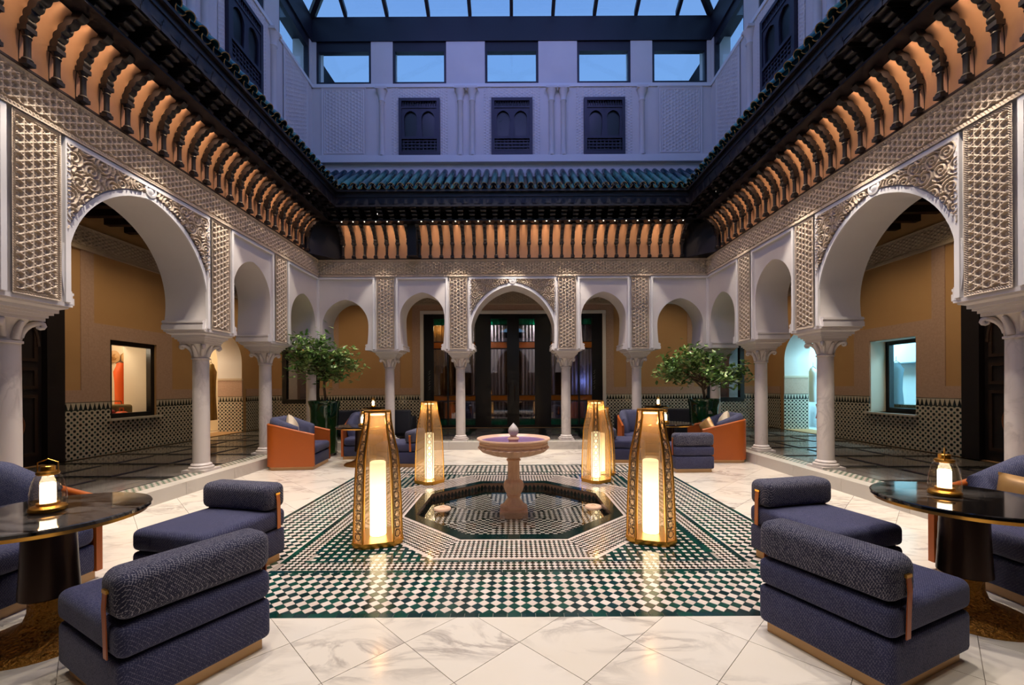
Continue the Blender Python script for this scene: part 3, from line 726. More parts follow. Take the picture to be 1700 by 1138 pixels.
# gallery ceiling of dark beams, floor and marble step
for s in SIDES:
    c = struct(rside(MB().prism([(-5.0, 5.0), (5.0, 5.0), (8.0, 8.0), (-8.0, 8.0)], 'z', 4.72, 4.8).build(f'ceiling_{s}', M['blackwood']), s))
    if s != 'front':
        for k in range(-16, 17):
            u = k*.42; v0 = max(5.0, abs(u)); MB().box(u-.06, u+.06, v0, 7.85, 4.60, 4.72).build('beam', M['darkwood'], c)
KF = 4.45
M['stripgreen'] = simple('pale_green_mosaic', srgb(112, 132, 112), .25, c2=srgb(88, 112, 96), scale=20)
for s in SIDES:
    fl = struct(rside(MB().prism([(-KF, KF), (KF, KF), (8.6, 8.6), (-8.6, 8.6)], 'z', .0, GZ-.012).build(f'floor_{s}_gallery', M['slabdark']), s))
    if s == 'front': continue
    # marble kerb slabs
    n = 9
    for k in range(n):
        a = -KF+2*KF*k/n; b = a+2*KF/n
        MB().box(a+.002, b-.002, KF-.012, KF+.17, 0, GZ).build('kerb_slab', M['marblekerb'], fl)
    me = bpy.data.meshes.new('x')
    # green and white mosaic strip between kerb and columns
    gm, wm = MB(), MB()
    for k in range(int(2*KF/.045)):
        for j in range(5):
            (gm if (k+j) % 2 else wm).box(-KF+k*.045+.002, -KF+(k+1)*.045-.002, KF+.172+j*.045+.002, KF+.172+(j+1)*.045-.002, .02, GZ)
    gm.build('mosaic_strip', M['stripgreen'], fl)['kind'] = 'stuff'; wm.build('mosaic_strip', M['twhite'], fl)['kind'] = 'stuff'
    # slabs: groups of four pale stripes divided by pairs of dark bands
    v = KF+.42; 
    row = 0
    while v < GV-.1:
        vw = .85 if v+.85 < GV else GV-v
        u = -v-.4
        g = 0
        while u < v+.4:
            if -6.9 < u < 7.6 and abs(u+.4) < v+.2:
                for q in range(4): MB().box(u+.004, u+.80, v+vw*q/4+.006, v+vw*(q+1)/4-.006, GZ-.02, GZ).build('floor_slab', M['slab'], fl)
                for q in (0, 1): MB().box(u+.83+q*.09, u+.89+q*.09, v, v+vw, GZ-.02, GZ).build('floor_band', M['slab'], fl) if False else None
            u += 1.02
        v += vw+.12; row += 1
# ================================================================ court floor
floor = struct(MB().box(-KF, KF, CY-KF, CY-2.56, -.05, -.012).box(-KF, KF, CY+2.56, CY+KF, -.05, -.012).box(-KF, -2.56, CY-2.56, CY+2.56, -.05, -.012).box(2.56, KF, CY-2.56, CY+2.56, -.05, -.012).build('floor', M['grout']))
def clip(poly, half):
    """clip polygon by half planes (nx, ny, c): keep nx*x+ny*y<=c"""
    for nx, ny, c in half:
        out = []; n = len(poly)
        for i in range(n):
            p, q = poly[i], poly[(i+1) % n]; dp = nx*p[0]+ny*p[1]-c; dq = nx*q[0]+ny*q[1]-c
            if dp <= 0: out.append(p)
            if dp*dq < 0: t = dp/(dp-dq); out.append((p[0]+(q[0]-p[0])*t, p[1]+(q[1]-p[1])*t))
        poly = out
        if len(poly) < 3: return []
    return poly
def area(p): return .5*abs(sum(p[i][0]*p[(i+1) % len(p)][1]-p[(i+1) % len(p)][0]*p[i][1] for i in range(len(p))))
def shrink(p, g):
    cx = sum(q[0] for q in p)/len(p); cyy = sum(q[1] for q in p)/len(p); r = math.sqrt(area(p)); k = max(.5, 1-2*g/r)
    return [(cx+(q[0]-cx)*k, cyy+(q[1]-cyy)*k) for q in p]
def plate(m, p, z0, z1):
    n = len(p); m.add([(q[0], q[1], z1) for q in p]+[(q[0], q[1], z0) for q in p], [tuple(range(n))]+[(i, n+i, n+(i+1) % n, (i+1) % n) for i in range(n)])
def rect_half(x0, x1, y0, y1): return [(-1, 0, -x0), (1, 0, x1), (0, -1, -y0), (0, 1, y1)]
# marble slabs laid diagonally, one object each
D = .65
for reg in (rect_half(-KF, KF, CY-KF, CY-2.57), rect_half(-KF, KF, CY+2.57, CY+KF), rect_half(-KF, -2.57, CY-2.57, CY+2.57), rect_half(2.57, KF, CY-2.57, CY+2.57)):
    for i in range(-9, 10):
        for j in range(0, 34):
            cx = .353+i*D+(D/2 if j % 2 else 0); cyy = 2.39-D+(j-2)*D/2
            p = clip([(cx-D/2, cyy), (cx, cyy-D/2), (cx+D/2, cyy), (cx, cyy+D/2)], reg)
            if not p or area(p) < .004: continue
            if cyy < 1.25 or abs(cx) > 1.35*cyy+.3: continue
            q = shrink(p, .0016); mx = sum(a[0] for a in q)/len(q); my = sum(a[1] for a in q)/len(q)
            m = MB(); plate(m, [(a[0]-mx, a[1]-my) for a in q], -.03, 0); m.build('marble_slab', M['marble'], floor, None, (mx, my, 0))
# zellige carpet
carpet = struct(MB().build('floor_mosaic', M['grout'])) if False else None
base = MB()
def octo(r): return [(r/math.cos(PI/8)*math.cos(PI/8+k*PI/4), CY+r/math.cos(PI/8)*math.sin(PI/8+k*PI/4)) for k in range(8)]
o1 = octo(1.10); sq = []
for k in range(8):
    a, b = o1[k], o1[(k+1) % 8]
    f = lambda p: (p[0]*2.57/max(abs(p[0]), abs(p[1]-CY)), CY+(p[1]-CY)*2.57/max(abs(p[0]), abs(p[1]-CY)))
    pa, pb = f(a), f(b); pts = [a, pa]
    if k % 2 == 0: pts.append((math.copysign(2.57, a[0]+b[0]), CY+math.copysign(2.57, a[1]+b[1]-2*CY)))
    pts += [pb, b]; base.add([(p[0], p[1], -.004) for p in pts], [tuple(range(len(pts)))])
mosaic = struct(base.build('floor_mosaic', M['grout']))
gm, wm, dm = MB(), MB(), MB()
pieces = []     # candidates for single tiles: (distance, polygon, colour)
def lattice(half, ox, oy, side, rot, colour, mb_of, gap, box, single=False):
    c, s_ = math.cos(rot), math.sin(rot); n = int(box/side)+2
    for i in range(-n, n+1):
        for j in range(-n, n+1):
            sqr = [((i+a)*side, (j+b)*side) for a, b in ((0, 0), (1, 0), (1, 1), (0, 1))]
            p = [(ox+x*c-y*s_, oy+x*s_+y*c) for x, y in sqr]
            q = clip(p, half)
            if not q or area(q) < side*side*.12: continue
            col = colour(i, j)
            if single and len(q) == 4 and area(q) > side*side*.99: pieces.append((math.hypot(p[0][0], p[0][1]), i, j, q, col)); continue
            plate(mb_of[col], shrink(q, gap), -.004, .0)
chk = lambda i, j: (i+j) % 2
S1 = .0575
front_half = rect_half(-2.52, 2.52, CY-2.52, CY-1.93)
lattice(front_half, 0, CY-2.52+S1*.7071, S1, PI/4, chk, {0: gm, 1: wm}, .0014, 2.7/.7, True)
lattice(rect_half(-2.52, 2.52, CY+1.93, CY+2.52), 0, CY+2.225, S1, PI/4, chk, {0: gm, 1: wm}, .0014, 3.9)
for sg in (-1, 1):
    a, b = sorted((sg*1.93, sg*2.52)); lattice(rect_half(a, b, CY-1.93, CY+1.93), sg*2.225, CY, S1, PI/4, chk, {0: gm, 1: wm}, .0014, 2.9)
def ring(r0, r1, L, mb, g=.0012):
    n = int(round(2*r1/L)); st = 2*r1/n
    for k in range(n):
        a = -r1+k*st
        for q in ([(a, -r1), (a+st, -r1), (a+st, -r0), (a, -r0)], [(a, r0), (a+st, r0), (a+st, r1), (a, r1)]):
            plate(mb, shrink([(x, y+CY) for x, y in q], g), -.004, 0)
        if -r0 <= a and a+st <= r0:
            for q in ([(-r1, a), (-r0, a), (-r0, a+st), (-r1, a+st)], [(r0, a), (r1, a), (r1, a+st), (r0, a+st)]):
                plate(mb, shrink([(x, y+CY) for x, y in q], g), -.004, 0)
ring(2.52, 2.57, .09, gm); ring(1.885, 1.93, .18, gm); ring(1.70, 1.735, .18, gm)
S2 = .036
for half in (rect_half(-1.885, 1.885, CY-1.885, CY-1.735), rect_half(-1.885, 1.885, CY+1.735, CY+1.885), rect_half(-1.885, -1.735, CY-1.735, CY+1.735), rect_half(1.735, 1.885, CY-1.735, CY+1.735)):
    lattice(half, 0, CY, S2, PI/4, chk, {0: dm, 1: wm}, .0009, 2.75)
def oct_half(r): return [(math.cos(k*PI/4), math.sin(k*PI/4), r+CY*math.sin(k*PI/4)) for k in range(8)]
for sx_ in (-1, 1):
    for sy_ in (-1, 1):
        d = math.sqrt(.5); a, b = sorted((sx_*.6, sx_*1.70)); c0, c1 = sorted((CY+sy_*.6, CY+sy_*1.70))
        half = rect_half(a, b, c0, c1)+[(-sx_*d, -sy_*d, -(1.68+CY*sy_*d))]
        lattice(half, sx_*1.7, CY+sy_*1.7, .038, 0, lambda i, j: 1 if (i % 2 == 0 and j % 2 == 0) else 0, {0: gm, 1: wm}, .0010, 1.2)
def oct_ring(r0, r1, mb):
    A, B = octo(r0), octo(r1)
    for k in range(8): plate(mb, [A[k], B[k], B[(k+1) % 8], A[(k+1) % 8]], -.004, 0)
oct_ring(1.655, 1.68, wm); oct_ring(1.225, 1.245, wm)
S3 = .031
for k in range(8):
    a = k*PI/4; n_ = (math.cos(a), math.sin(a)); t1 = (math.cos(a+PI/8+PI/2), math.sin(a+PI/8+PI/2)); t2 = (math.cos(a-PI/8-PI/2), math.sin(a-PI/8-PI/2))
    half = [(n_[0], n_[1], 1.655+CY*n_[1]), (-n_[0], -n_[1], -(1.245+CY*n_[1])), (t1[0], t1[1], CY*t1[1]), (t2[0], t2[1], CY*t2[1])]
    lattice(half, n_[0]*1.45, CY+n_[1]*1.45, S3, a+PI/4, chk, {0: dm, 1: wm}, .0008, .95)
pieces.sort(key=lambda t: t[0])
tm = {}
for n_, (d, i, j, q, col) in enumerate(pieces):
    mx = sum(a[0] for a in q)/4; my = sum(a[1] for a in q)/4
    if abs(mx) < 1.95 and col in (0, 1) and tm.get(('n', col), 0) < 290:
        tm[('n', col)] = tm.get(('n', col), 0)+1
        if col not in tm:
            m = MB(); plate(m, [(a[0]-mx, a[1]-my) for a in shrink(q, .0014)], -.004, .0008); tm[col] = m.mesh('zellige_tile', M['twhite1'] if col else M['tgreen1'])
        link('white_tile' if col else 'green_tile', tm[col], mosaic, (mx, my, 0))
    else: plate(wm if col else gm, shrink(q, .0014), -.004, 0)
for mb, mt, nm in ((gm, 'tgreen', 'green_mosaic'), (wm, 'twhite', 'white_mosaic'), (dm, 'tdark', 'dark_mosaic')):
    tag(mb.build(nm, M[mt], mosaic), kind='stuff')
# octagonal pool: green coping, walls, tiled bottom, water
pool = empty('octagonal_pool', (0, 0, 0)); tag(pool, 'sunken octagonal pool with green tiled coping around the fountain', 'pool')
M['poolwall'] = simple('brown_pool_tile', srgb(120, 92, 72), .25, c2=srgb(96, 70, 54), scale=12)
M['copinggreen'] = simple('dark_green_coping', srgb(12, 40, 36), .12, c2=srgb(8, 26, 26), scale=9)
A, B, Cc = octo(1.225), octo(1.10), octo(1.08)
cpm = None
for k in range(8):
    m = MB(); j = (k+1) % 8; n = 9
    for q in range(n):
        L = lambda P_, t: (P_[k][0]+(P_[j][0]-P_[k][0])*t, P_[k][1]+(P_[j][1]-P_[k][1])*t)
        mm = MB(); plate(mm, shrink([L(B, q/n), L(A, q/n), L(A, (q+1)/n), L(B, (q+1)/n)], .001), -.02, .006); mm.build('coping_tile', M['copinggreen'], pool)
    m = MB(); m.add([(B[k][0], B[k][1], 0), (B[j][0], B[j][1], 0), (B[j][0], B[j][1], -.2), (B[k][0], B[k][1], -.2)], [(0, 1, 2, 3)]); m.build('pool_wall', M['poolwall'], pool)
    # dark pointed merlons along the pool wall
    mk = MB(); nn = 15; e = Vector((B[j][0]-B[k][0], B[j][1]-B[k][1])); inn = Vector((-e.y, e.x)).normalized()*.004
    for q in range(nn):
        f_ = lambda t: (B[k][0]+e.x*t+inn.x, B[k][1]+e.y*t+inn.y)
        a, b, c = f_((q+.06)/nn), f_((q+.94)/nn), f_((q+.5)/nn)
        mk.add([(a[0], a[1], -.139), (b[0], b[1], -.139), (b[0], b[1], -.06), (c[0], c[1], -.022), (a[0], a[1], -.06)], [(0, 1, 2, 3, 4)])
    tag(mk.build('merlon_frieze', M['tdark'], pool), kind='stuff')
MB().add([(p[0], p[1], -.145) for p in octo(1.12)], [tuple(range(8))]).build('pool_bed', M['grout'], pool)
bm1, bm2 = MB(), MB()
for k in range(8):
    a = k*PI/4; n_ = (math.cos(a), math.sin(a)); t1 = (math.cos(a+PI/8+PI/2), math.sin(a+PI/8+PI/2)); t2 = (math.cos(a-PI/8-PI/2), math.sin(a-PI/8-PI/2))
    half = [(n_[0], n_[1], 1.0+CY*n_[1]), (t1[0], t1[1], CY*t1[1]), (t2[0], t2[1], CY*t2[1])]
    c_, s_ = math.cos(a+PI/4), math.sin(a+PI/4); side = .045; N = 24
    for i in range(-N, N+1):
        for j in range(-N, N+1):
            p = [(n_[0]*.6+(i+x)*side*c_-(j+y)*side*s_, CY+n_[1]*.6+(i+x)*side*s_+(j+y)*side*c_) for x, y in ((0, 0), (1, 0), (1, 1), (0, 1))]
            q = clip(p, half)
            if q and area(q) > side*side*.15: plate(bm1 if (i+j) % 2 else bm2, shrink(q, .001), -.145, -.14)
A2, B2 = octo(1.10), octo(1.0)
for k in range(8): plate(bm1, [B2[k], A2[k], A2[(k+1) % 8], B2[(k+1) % 8]], -.145, -.139)
tag(bm1.build('dark_bed_mosaic', M['tdark'], pool), kind='stuff'); tag(bm2.build('white_bed_mosaic', M['twhite'], pool), kind='stuff')
MB().add([(p[0], p[1], -.07) for p in octo(1.10)], [tuple(range(8))]).build('water_surface', M['water'], pool)
for (x, y, l) in ((-.89, 5.25, 'left'), (1.0, 5.30, 'right')):
    o = MB().lathe([(0, -.139), (.03, -.139), (.03, -.085), (.10, -.085), (.108, -.07), (.10, -.055), (.03, -.05), (.03, -.056), (0, -.056)], 28, (0, 0)).build('nozzle_cap', M['fountain'], None, 40, (x, y, 0))
    tag(o, f'pale round disc in the pool water {l} of the fountain pedestal', 'nozzle cap', 'discs in the pool')
def put(parts, e):
    last = {}
    for nme, me in parts:
        n_, _, on = nme.partition('>'); last[n_] = link(n_, me, last[on] if on else e)
# ================================================================ fountain
ft = empty('marble_fountain', (0, CY, 0)); tag(ft, 'pink marble bowl fountain on a baluster pedestal in the middle of the pool', 'fountain')
MB().box(-.17, .17, -.17, .17, -.139, -.055).build('plinth', M['fountain'], ft)
MB().lathe([(.155, -.055), (.16, -.035), (.155, -.015), (.125, -.005), (.115, .02), (.085, .06), (.075, .085), (.085, .095), (.09, .11), (.078, .125)], 32).build('foot', M['fountain'], ft, 40)
MB().lathe([(.075, .12), (.098, .16), (.112, .21), (.112, .25), (.095, .285), (.07, .30)], 72, (0, 0), 12, .12).build('knop', M['fountain'], ft, 60)
MB().lathe([(.07, .295), (.078, .31), (.068, .33), (.066, .52), (.072, .53)], 64, (0, 0), 10, .12, (.33, .52)).build('shaft', M['fountain'], ft, 50)
MB().lathe([(.07, .525), (.088, .535), (.088, .55), (.075, .56), (.085, .575), (.13, .59), (.25, .61), (.36, .65), (.415, .70), (.41, .725), (.425, .735), (.425, .75), (.415, .76), (.43, .785), (.455, .80), (.45, .815), (.43, .815), (.40, .78), (.30, .75), (0, .74)], 168, (0, 0), 28, .075, (.60, .71)).build('bowl', M['fountain'], ft, 35)
MB().lathe([(0, .787), (.40, .787)], 48).build('bowl_water', M['bowlwater'], ft)
fin = MB().lathe([(.06, .74), (.06, .79), (.075, .80), (.07, .815), (.04, .83), (.04, .845)], 24)
fin.build('finial_stem', M['fountain'], ft, 40)
pc = MB(); n, m_ = 24, 14; vs_ = []
for i in range(m_+1):
    t = i/m_; z = .84+.16*t; r = .062*math.sin(PI*min(1, .12+.88*t)**.85)
    for k in range(n):
        a = 2*PI*k/n; rr = max(.001, r*(1+.09*math.sin(8*a+i*1.8))); vs_.append((rr*math.cos(a), rr*math.sin(a), z))
pc.add(vs_, [(i*n+k, i*n+(k+1) % n, (i+1)*n+(k+1) % n, (i+1)*n+k) for i in range(m_) for k in range(n)]); pc.build('pinecone_finial', M['marblecol'], ft, 60)

# ================================================================ big floor lanterns: square with chamfered corners, filigree on the chamfers
LPROF = [(.212, .05), (.211, .15), (.206, .35), (.197, .58), (.184, .78), (.172, .87), (.150, .97), (.130, 1.07), (.119, 1.15), (.115, 1.215)]
def l_oct(r, ch=.38):
    """8 corners of the plan: half size r, chamfer fraction ch"""
    a = r*(1-ch); return [(a, -r), (r, -a), (r, a), (a, r), (-a, r), (-r, a), (-r, -a), (-a, -r)]
def floor_lantern_parts():
    P_ = []
    tr = MB()
    def slab(m, r, z0, z1):
        p = l_oct(r); m.prism(p, 'z', z0, z1)
    slab(tr, .216, 0.0, .03); slab(tr, .226, .03, .05); P_.append(('tray', tr.mesh('lantern_tray', M['brass'])))
    corners = [[Vector((*l_oct(r)[k], z)) for r, z in LPROF] for k in range(8)]
    for k in range(8): P_.append(('rib', MB().tube(corners[k], .0085, 6).mesh('lantern_rib', M['brass'], 60)))
    for k in range(8):
        a, b = corners[k], corners[(k+1) % 8]; m = MB(); n = len(a)
        wide = k % 2 == 1 if True else 0
        # edges k->k+1: even k are chamfers (a,-r)->(r,-a)
        if k % 2 == 0:
            # filigree chain of rings and crossed bars on the chamfer
            def at(s, z):
                for i in range(n-1):
                    if a[i].z <= z <= a[i+1].z+1e-6:
                        t = (z-a[i].z)/(a[i+1].z-a[i].z); pa = a[i].lerp(a[i+1], t); pb = b[i].lerp(b[i+1], t); return pa.lerp(pb, s)
            z = .075; ht = .088
            while z+ht < 1.19:
                ring_ = [at(.5+.27*math.cos(q*PI/5), z+ht*.36+ht*.36*math.sin(q*PI/5)) for q in range(10)]
                m.tube(ring_, .0042, 4, True)
                m.tube([at(.2, z+ht*.68), at(.5, z+ht*.86), at(.2, z+ht*1.04 if z+ht*1.04 < 1.21 else 1.21)], .0042, 4); m.tube([at(.8, z+ht*.68), at(.5, z+ht*.86), at(.8, z+ht*1.04 if z+ht*1.04 < 1.21 else 1.21)], .0042, 4)
                z += ht
            for sd in (.16, .84): m.tube([at(sd, .06+1.14*q/14) for q in range(15)], .003, 4)
            P_.append(('filigree', m.mesh('lantern_filigree', M['bronze'])))
            g = MB()
        else: g = MB()
        g.add([v*1 for v in a]+[v*1 for v in b], [(i, n+i, n+i+1, i+1) for i in range(n-1)])
        P_.append(('gauze_panel', g.mesh('lantern_gauze', M['gauze'], 60)))
    top = MB(); p0, p1 = l_oct(.120), l_oct(.075)
    top.add([(*p, 1.215) for p in p0]+[(*p, 1.215) for p in p1]+[(*p, 1.23) for p in p0]+[(*p, 1.23) for p in p1], [(i, (i+1) % 8, 8+(i+1) % 8, 8+i) for i in range(8)]+[(16+i, 16+(i+1) % 8, 24+(i+1) % 8, 24+i) for i in range(8)]+[(i, (i+1) % 8, 16+(i+1) % 8, 16+i) for i in range(8)]+[(8+i, 8+(i+1) % 8, 24+(i+1) % 8, 24+i) for i in range(8)])
    P_.append(('top_ring', top.mesh('lantern_top', M['brass'])))
    P_.append(('candle', MB().lathe([(0, .06), (.073, .06), (.073, .74), (.06, .75), (0, .745)], 28).mesh('lantern_candle', M['candle'], 40)))
    P_.append(('glass_tube', MB().lathe([(.084, .05), (.084, 1.08)], 28).mesh('lantern_tube', M['honeyglass'], 60)))
    P_.append(('light_ring>top_ring', MB().lathe([(.05, 1.185), (.08, 1.185), (.08, 1.195), (.05, 1.195), (.05, 1.185)], 24).mesh('lantern_ring', M['ledring'])))
    return P_
def candle_mat():
    t = NT('glowing_candle'); t.base((.9, .8, .6, 1)); sp = t.n('SeparateXYZ'); t.l(t.coord(), sp.inputs[0])
    z = t.math('MULTIPLY', t.math('SUBTRACT', .78, sp.outputs[2]), 1.4); st = t.math('ADD', t.math('MULTIPLY', t.math('POWER', t.math('MAXIMUM', z, 0.0), 1.4), 9.0), 1.3)
    t.p.inputs['Emission Color'].default_value = (1, .85, .60, 1); t.l(st, t.p.inputs['Emission Strength']); return t.m
M['candle'] = candle_mat(); M['ledring'] = emit('ring_glow', (1, .66, .28, 1), 5)
flp = floor_lantern_parts()
def floor_lantern(x, y, label, rz=0, sc=1, power=24, wide=1):
    e = empty('floor_lantern', (x, y, 0), rz); e.scale = (sc*wide, sc*wide, sc); tag(e, label, 'lantern', 'tall amber floor lanterns')
    put(flp, e)
    lamp('lantern_light', 'POINT', (x, y, .42), power, (1, .56, .22), size=.07); lamp('lantern_light', 'POINT', (x, y, 1.12), power*.12, (1, .58, .22), size=.03)
floor_lantern(-1.285, 3.99, 'tall amber lantern standing in front of the pool on the left', .311)
floor_lantern(1.305, 4.02, 'tall amber lantern standing in front of the pool on the right', -.311)
floor_lantern(-1.28, 6.42, 'tall amber lantern behind the pool on the left', PI/4+.197, wide=.88)
floor_lantern(1.26, 6.45, 'tall amber lantern behind the pool on the right', PI/4-.193, wide=.88)
floor_lantern(1.44, 6.95, 'shorter amber lantern peeping out behind the rear right lantern', .3, .90, 12)

# ================================================================ table lanterns
def table_lantern_parts():
    P_ = [('base', MB().lathe([(.078, 0), (.083, .008), (.083, .022), (.075, .03), (.05, .034), (.05, .05), (0, .05)], 28).mesh('tl_base', M['brass'], 40))]
    P_.append(('candle', MB().lathe([(0, .05), (.034, .05), (.034, .155), (.028, .165), (0, .163)], 20).mesh('tl_candle', M['candlewax'], 40)))
    prof = [(.078, .025), (.081, .06), (.077, .12), (.069, .17), (.056, .205), (.045, .215)]
    g = MB(); n = 32; pr = []
    for i in range(15):
        t = i/14*(len(prof)-1); j = min(int(t), len(prof)-2); f = t-j; pr.append((prof[j][0]*(1-f)+prof[j+1][0]*f, prof[j][1]*(1-f)+prof[j+1][1]*f))
    vs_ = []
    for i, (r, z) in enumerate(pr):
        for k in range(n): rr = r*(1+.022*math.sin(8*2*PI*k/n+PI*(i % 2))); vs_.append((rr*math.cos(2*PI*k/n), rr*math.sin(2*PI*k/n), z))
    g.add(vs_, [(i*n+k, i*n+(k+1) % n, (i+1)*n+(k+1) % n, (i+1)*n+k) for i in range(14) for k in range(n)]); P_.append(('glass_bell', g.mesh('tl_glass', M['honeyglass'], 60)))
    P_.append(('cap', MB().lathe([(.046, .213), (.052, .222), (.048, .232), (.032, .238), (.032, .262), (.028, .266), (0, .266)], 24).mesh('tl_cap', M['brass'], 40)))
    P_.append(('handle>cap', MB().tube([(-.048, 0, .228), (-.048, 0, .285), (0, 0, .306), (.048, 0, .285), (.048, 0, .228)], .0035, 6).mesh('tl_handle', M['brass'])))
    return P_
tlp = table_lantern_parts()
def table_lantern(x, y, z, label, sc=1, rz=0, power=4):
    e = empty('table_lantern', (x, y, z), rz); e.scale = (sc,)*3; tag(e, label, 'lantern', 'small glass table lanterns')
    put(tlp, e)
    lamp('table_lantern_light', 'POINT', (x, y, z+.12*sc), power, (1, .62, .28), size=.04)

# ================================================================ tables
TH = .73
def table(x, y, label, r=.46, z=0):
    e = empty('round_table', (x, y, z)); tag(e, label, 'table', 'round pedestal tables')
    MB().lathe([(r*.97, TH-.028), (r, TH-.022), (r, TH-.006), (r*.99, TH), (0, TH)], 72).build('tabletop', M['blackmarble'], e, 30)
    MB().lathe([(r*.90, TH-.05), (r*.955, TH-.047), (r*.965, TH-.028), (r*.6, TH-.028)], 64).build('edge_band', M['brass'], e, 30)
    MB().lathe([(.125, .25), (.13, .256), (.12, .45), (.112, .685)], 40).build('column', M['bronze'], e, 40)
    MB().lathe([(.095, .26), (.09, .22), (.092, .17), (.108, .12), (.15, .08), (.22, .05), (.29, .03), (.315, .012), (.315, 0)][::-1], 56).build('pedestal', M['gold'], e, 50)
table(-2.72, 2.47, 'round black marble table on a gold pedestal, in the lower left corner')
table(2.86, 2.68, 'round black marble table on a gold pedestal, in the lower right corner')
table(-2.85, 7.92, 'round dark table between the two armchairs at the rear left')
table(3.0, 8.15, 'round dark table between the armchairs at the rear right')
table(-3.75, 11.55, 'round dark table in the rear gallery behind the left seating group', .34, GZ)
table(3.95, 11.55, 'round dark table in the rear gallery behind the right seating group', .34, GZ)
table_lantern(-2.75, 2.49, TH, 'glowing glass lantern on the black table in the lower left corner', 1.0, .3)
table_lantern(2.81, 2.75, TH, 'glowing glass lantern on the black table in the lower right corner', 1.0, .8)
table_lantern(-2.82, 7.9, TH, 'small glowing lantern on the table of the rear left group', 1.0)
table_lantern(2.93, 8.15, TH, 'small glowing lantern on the table of the rear right group', 1.0)
table_lantern(-3.82, 11.5, TH+GZ, 'farthest small lantern on the left, in the gallery behind the arches', .9)
table_lantern(3.95, 11.5, TH+GZ, 'farthest small lantern on the right, in the gallery behind the arches', .9)

# ================================================================ benches with a strapped bolster (back at +y)
BWD, BD = .66, .73
def bench_parts(pat):
    hw, hd = BWD/2, BD/2
    P_ = [('plinth', MB().box(-hw+.035, hw-.035, -hd+.035, hd-.035, 0, .062).mesh('bench_plinth', M['palewood'])),
          ('base', rbox(-hw, hw, -hd, hd, .06, .275, .03, 3).mesh('bench_base', M['navy'], 60)),
          ('seat_cushion', rbox(-hw-.004, hw+.004, -hd-.004, hd+.004, .28, .435, .045, 4, .012).mesh('bench_cushion', M[pat], 60)),
          ('bolster', rbox(-hw-.004, hw+.004, hd-.205, hd+.006, .44, .655, .06, 5).mesh('bench_bolster', M['navypat'], 60))]
    for sg in (-1, 1):
        m = MB(); y = hd-.10
        m.ribbon([(sg*(hw+.000), y, .575), (sg*(hw+.008), y, .57), (sg*(hw+.014), y+.002, .50), (sg*(hw+.012), y+.006, .42), (sg*(hw+.010), y+.010, .285)], (0, .018, 0), (sg, 0, 0), .005)
        P_.append(('strap', m.mesh('bench_strap', M['leather'])))
        P_.append(('strap_buckle>strap', MB().box(sg*(hw-.002), sg*(hw+.015), y-.022, y+.022, .565, .580).mesh('bench_buckle', M['brass'])))
    return P_
bp = bench_parts('navy')
def bench(x, y, rz, label):
    e = empty('upholstered_bench', (x, y, 0), rz); tag(e, label, 'bench', 'navy benches with bolster')
    put(bp, e)
ang_of = lambda nx, ny: math.atan2(ny, nx)-PI/2           # rotation that turns +y to (nx, ny)
bench(-1.835, 2.245, ang_of(.876, -.48), 'navy bench in the lower left with its woven bolster turned to the viewer')
bench(1.914, 2.35, ang_of(-.916, -.40), 'navy bench in the lower right with its woven bolster turned to the viewer')
bench(-2.34, 3.30, ang_of(.22, .97), 'navy bench behind the lower left bench, bolster on its far side')
bench(2.42, 3.33, ang_of(-.22, .97), 'navy bench behind the lower right bench, bolster on its far side')
bench(-2.10, 7.93, ang_of(1, -.08), 'dark navy bench at the rear left, half hidden by the front left lantern')
bench(3.0, 7.36, ang_of(.04, -1), 'navy bench at the rear right just right of the front lantern')
bench(2.13, 8.22, ang_of(-1, .1), 'navy bench at the rear right between the two lanterns')

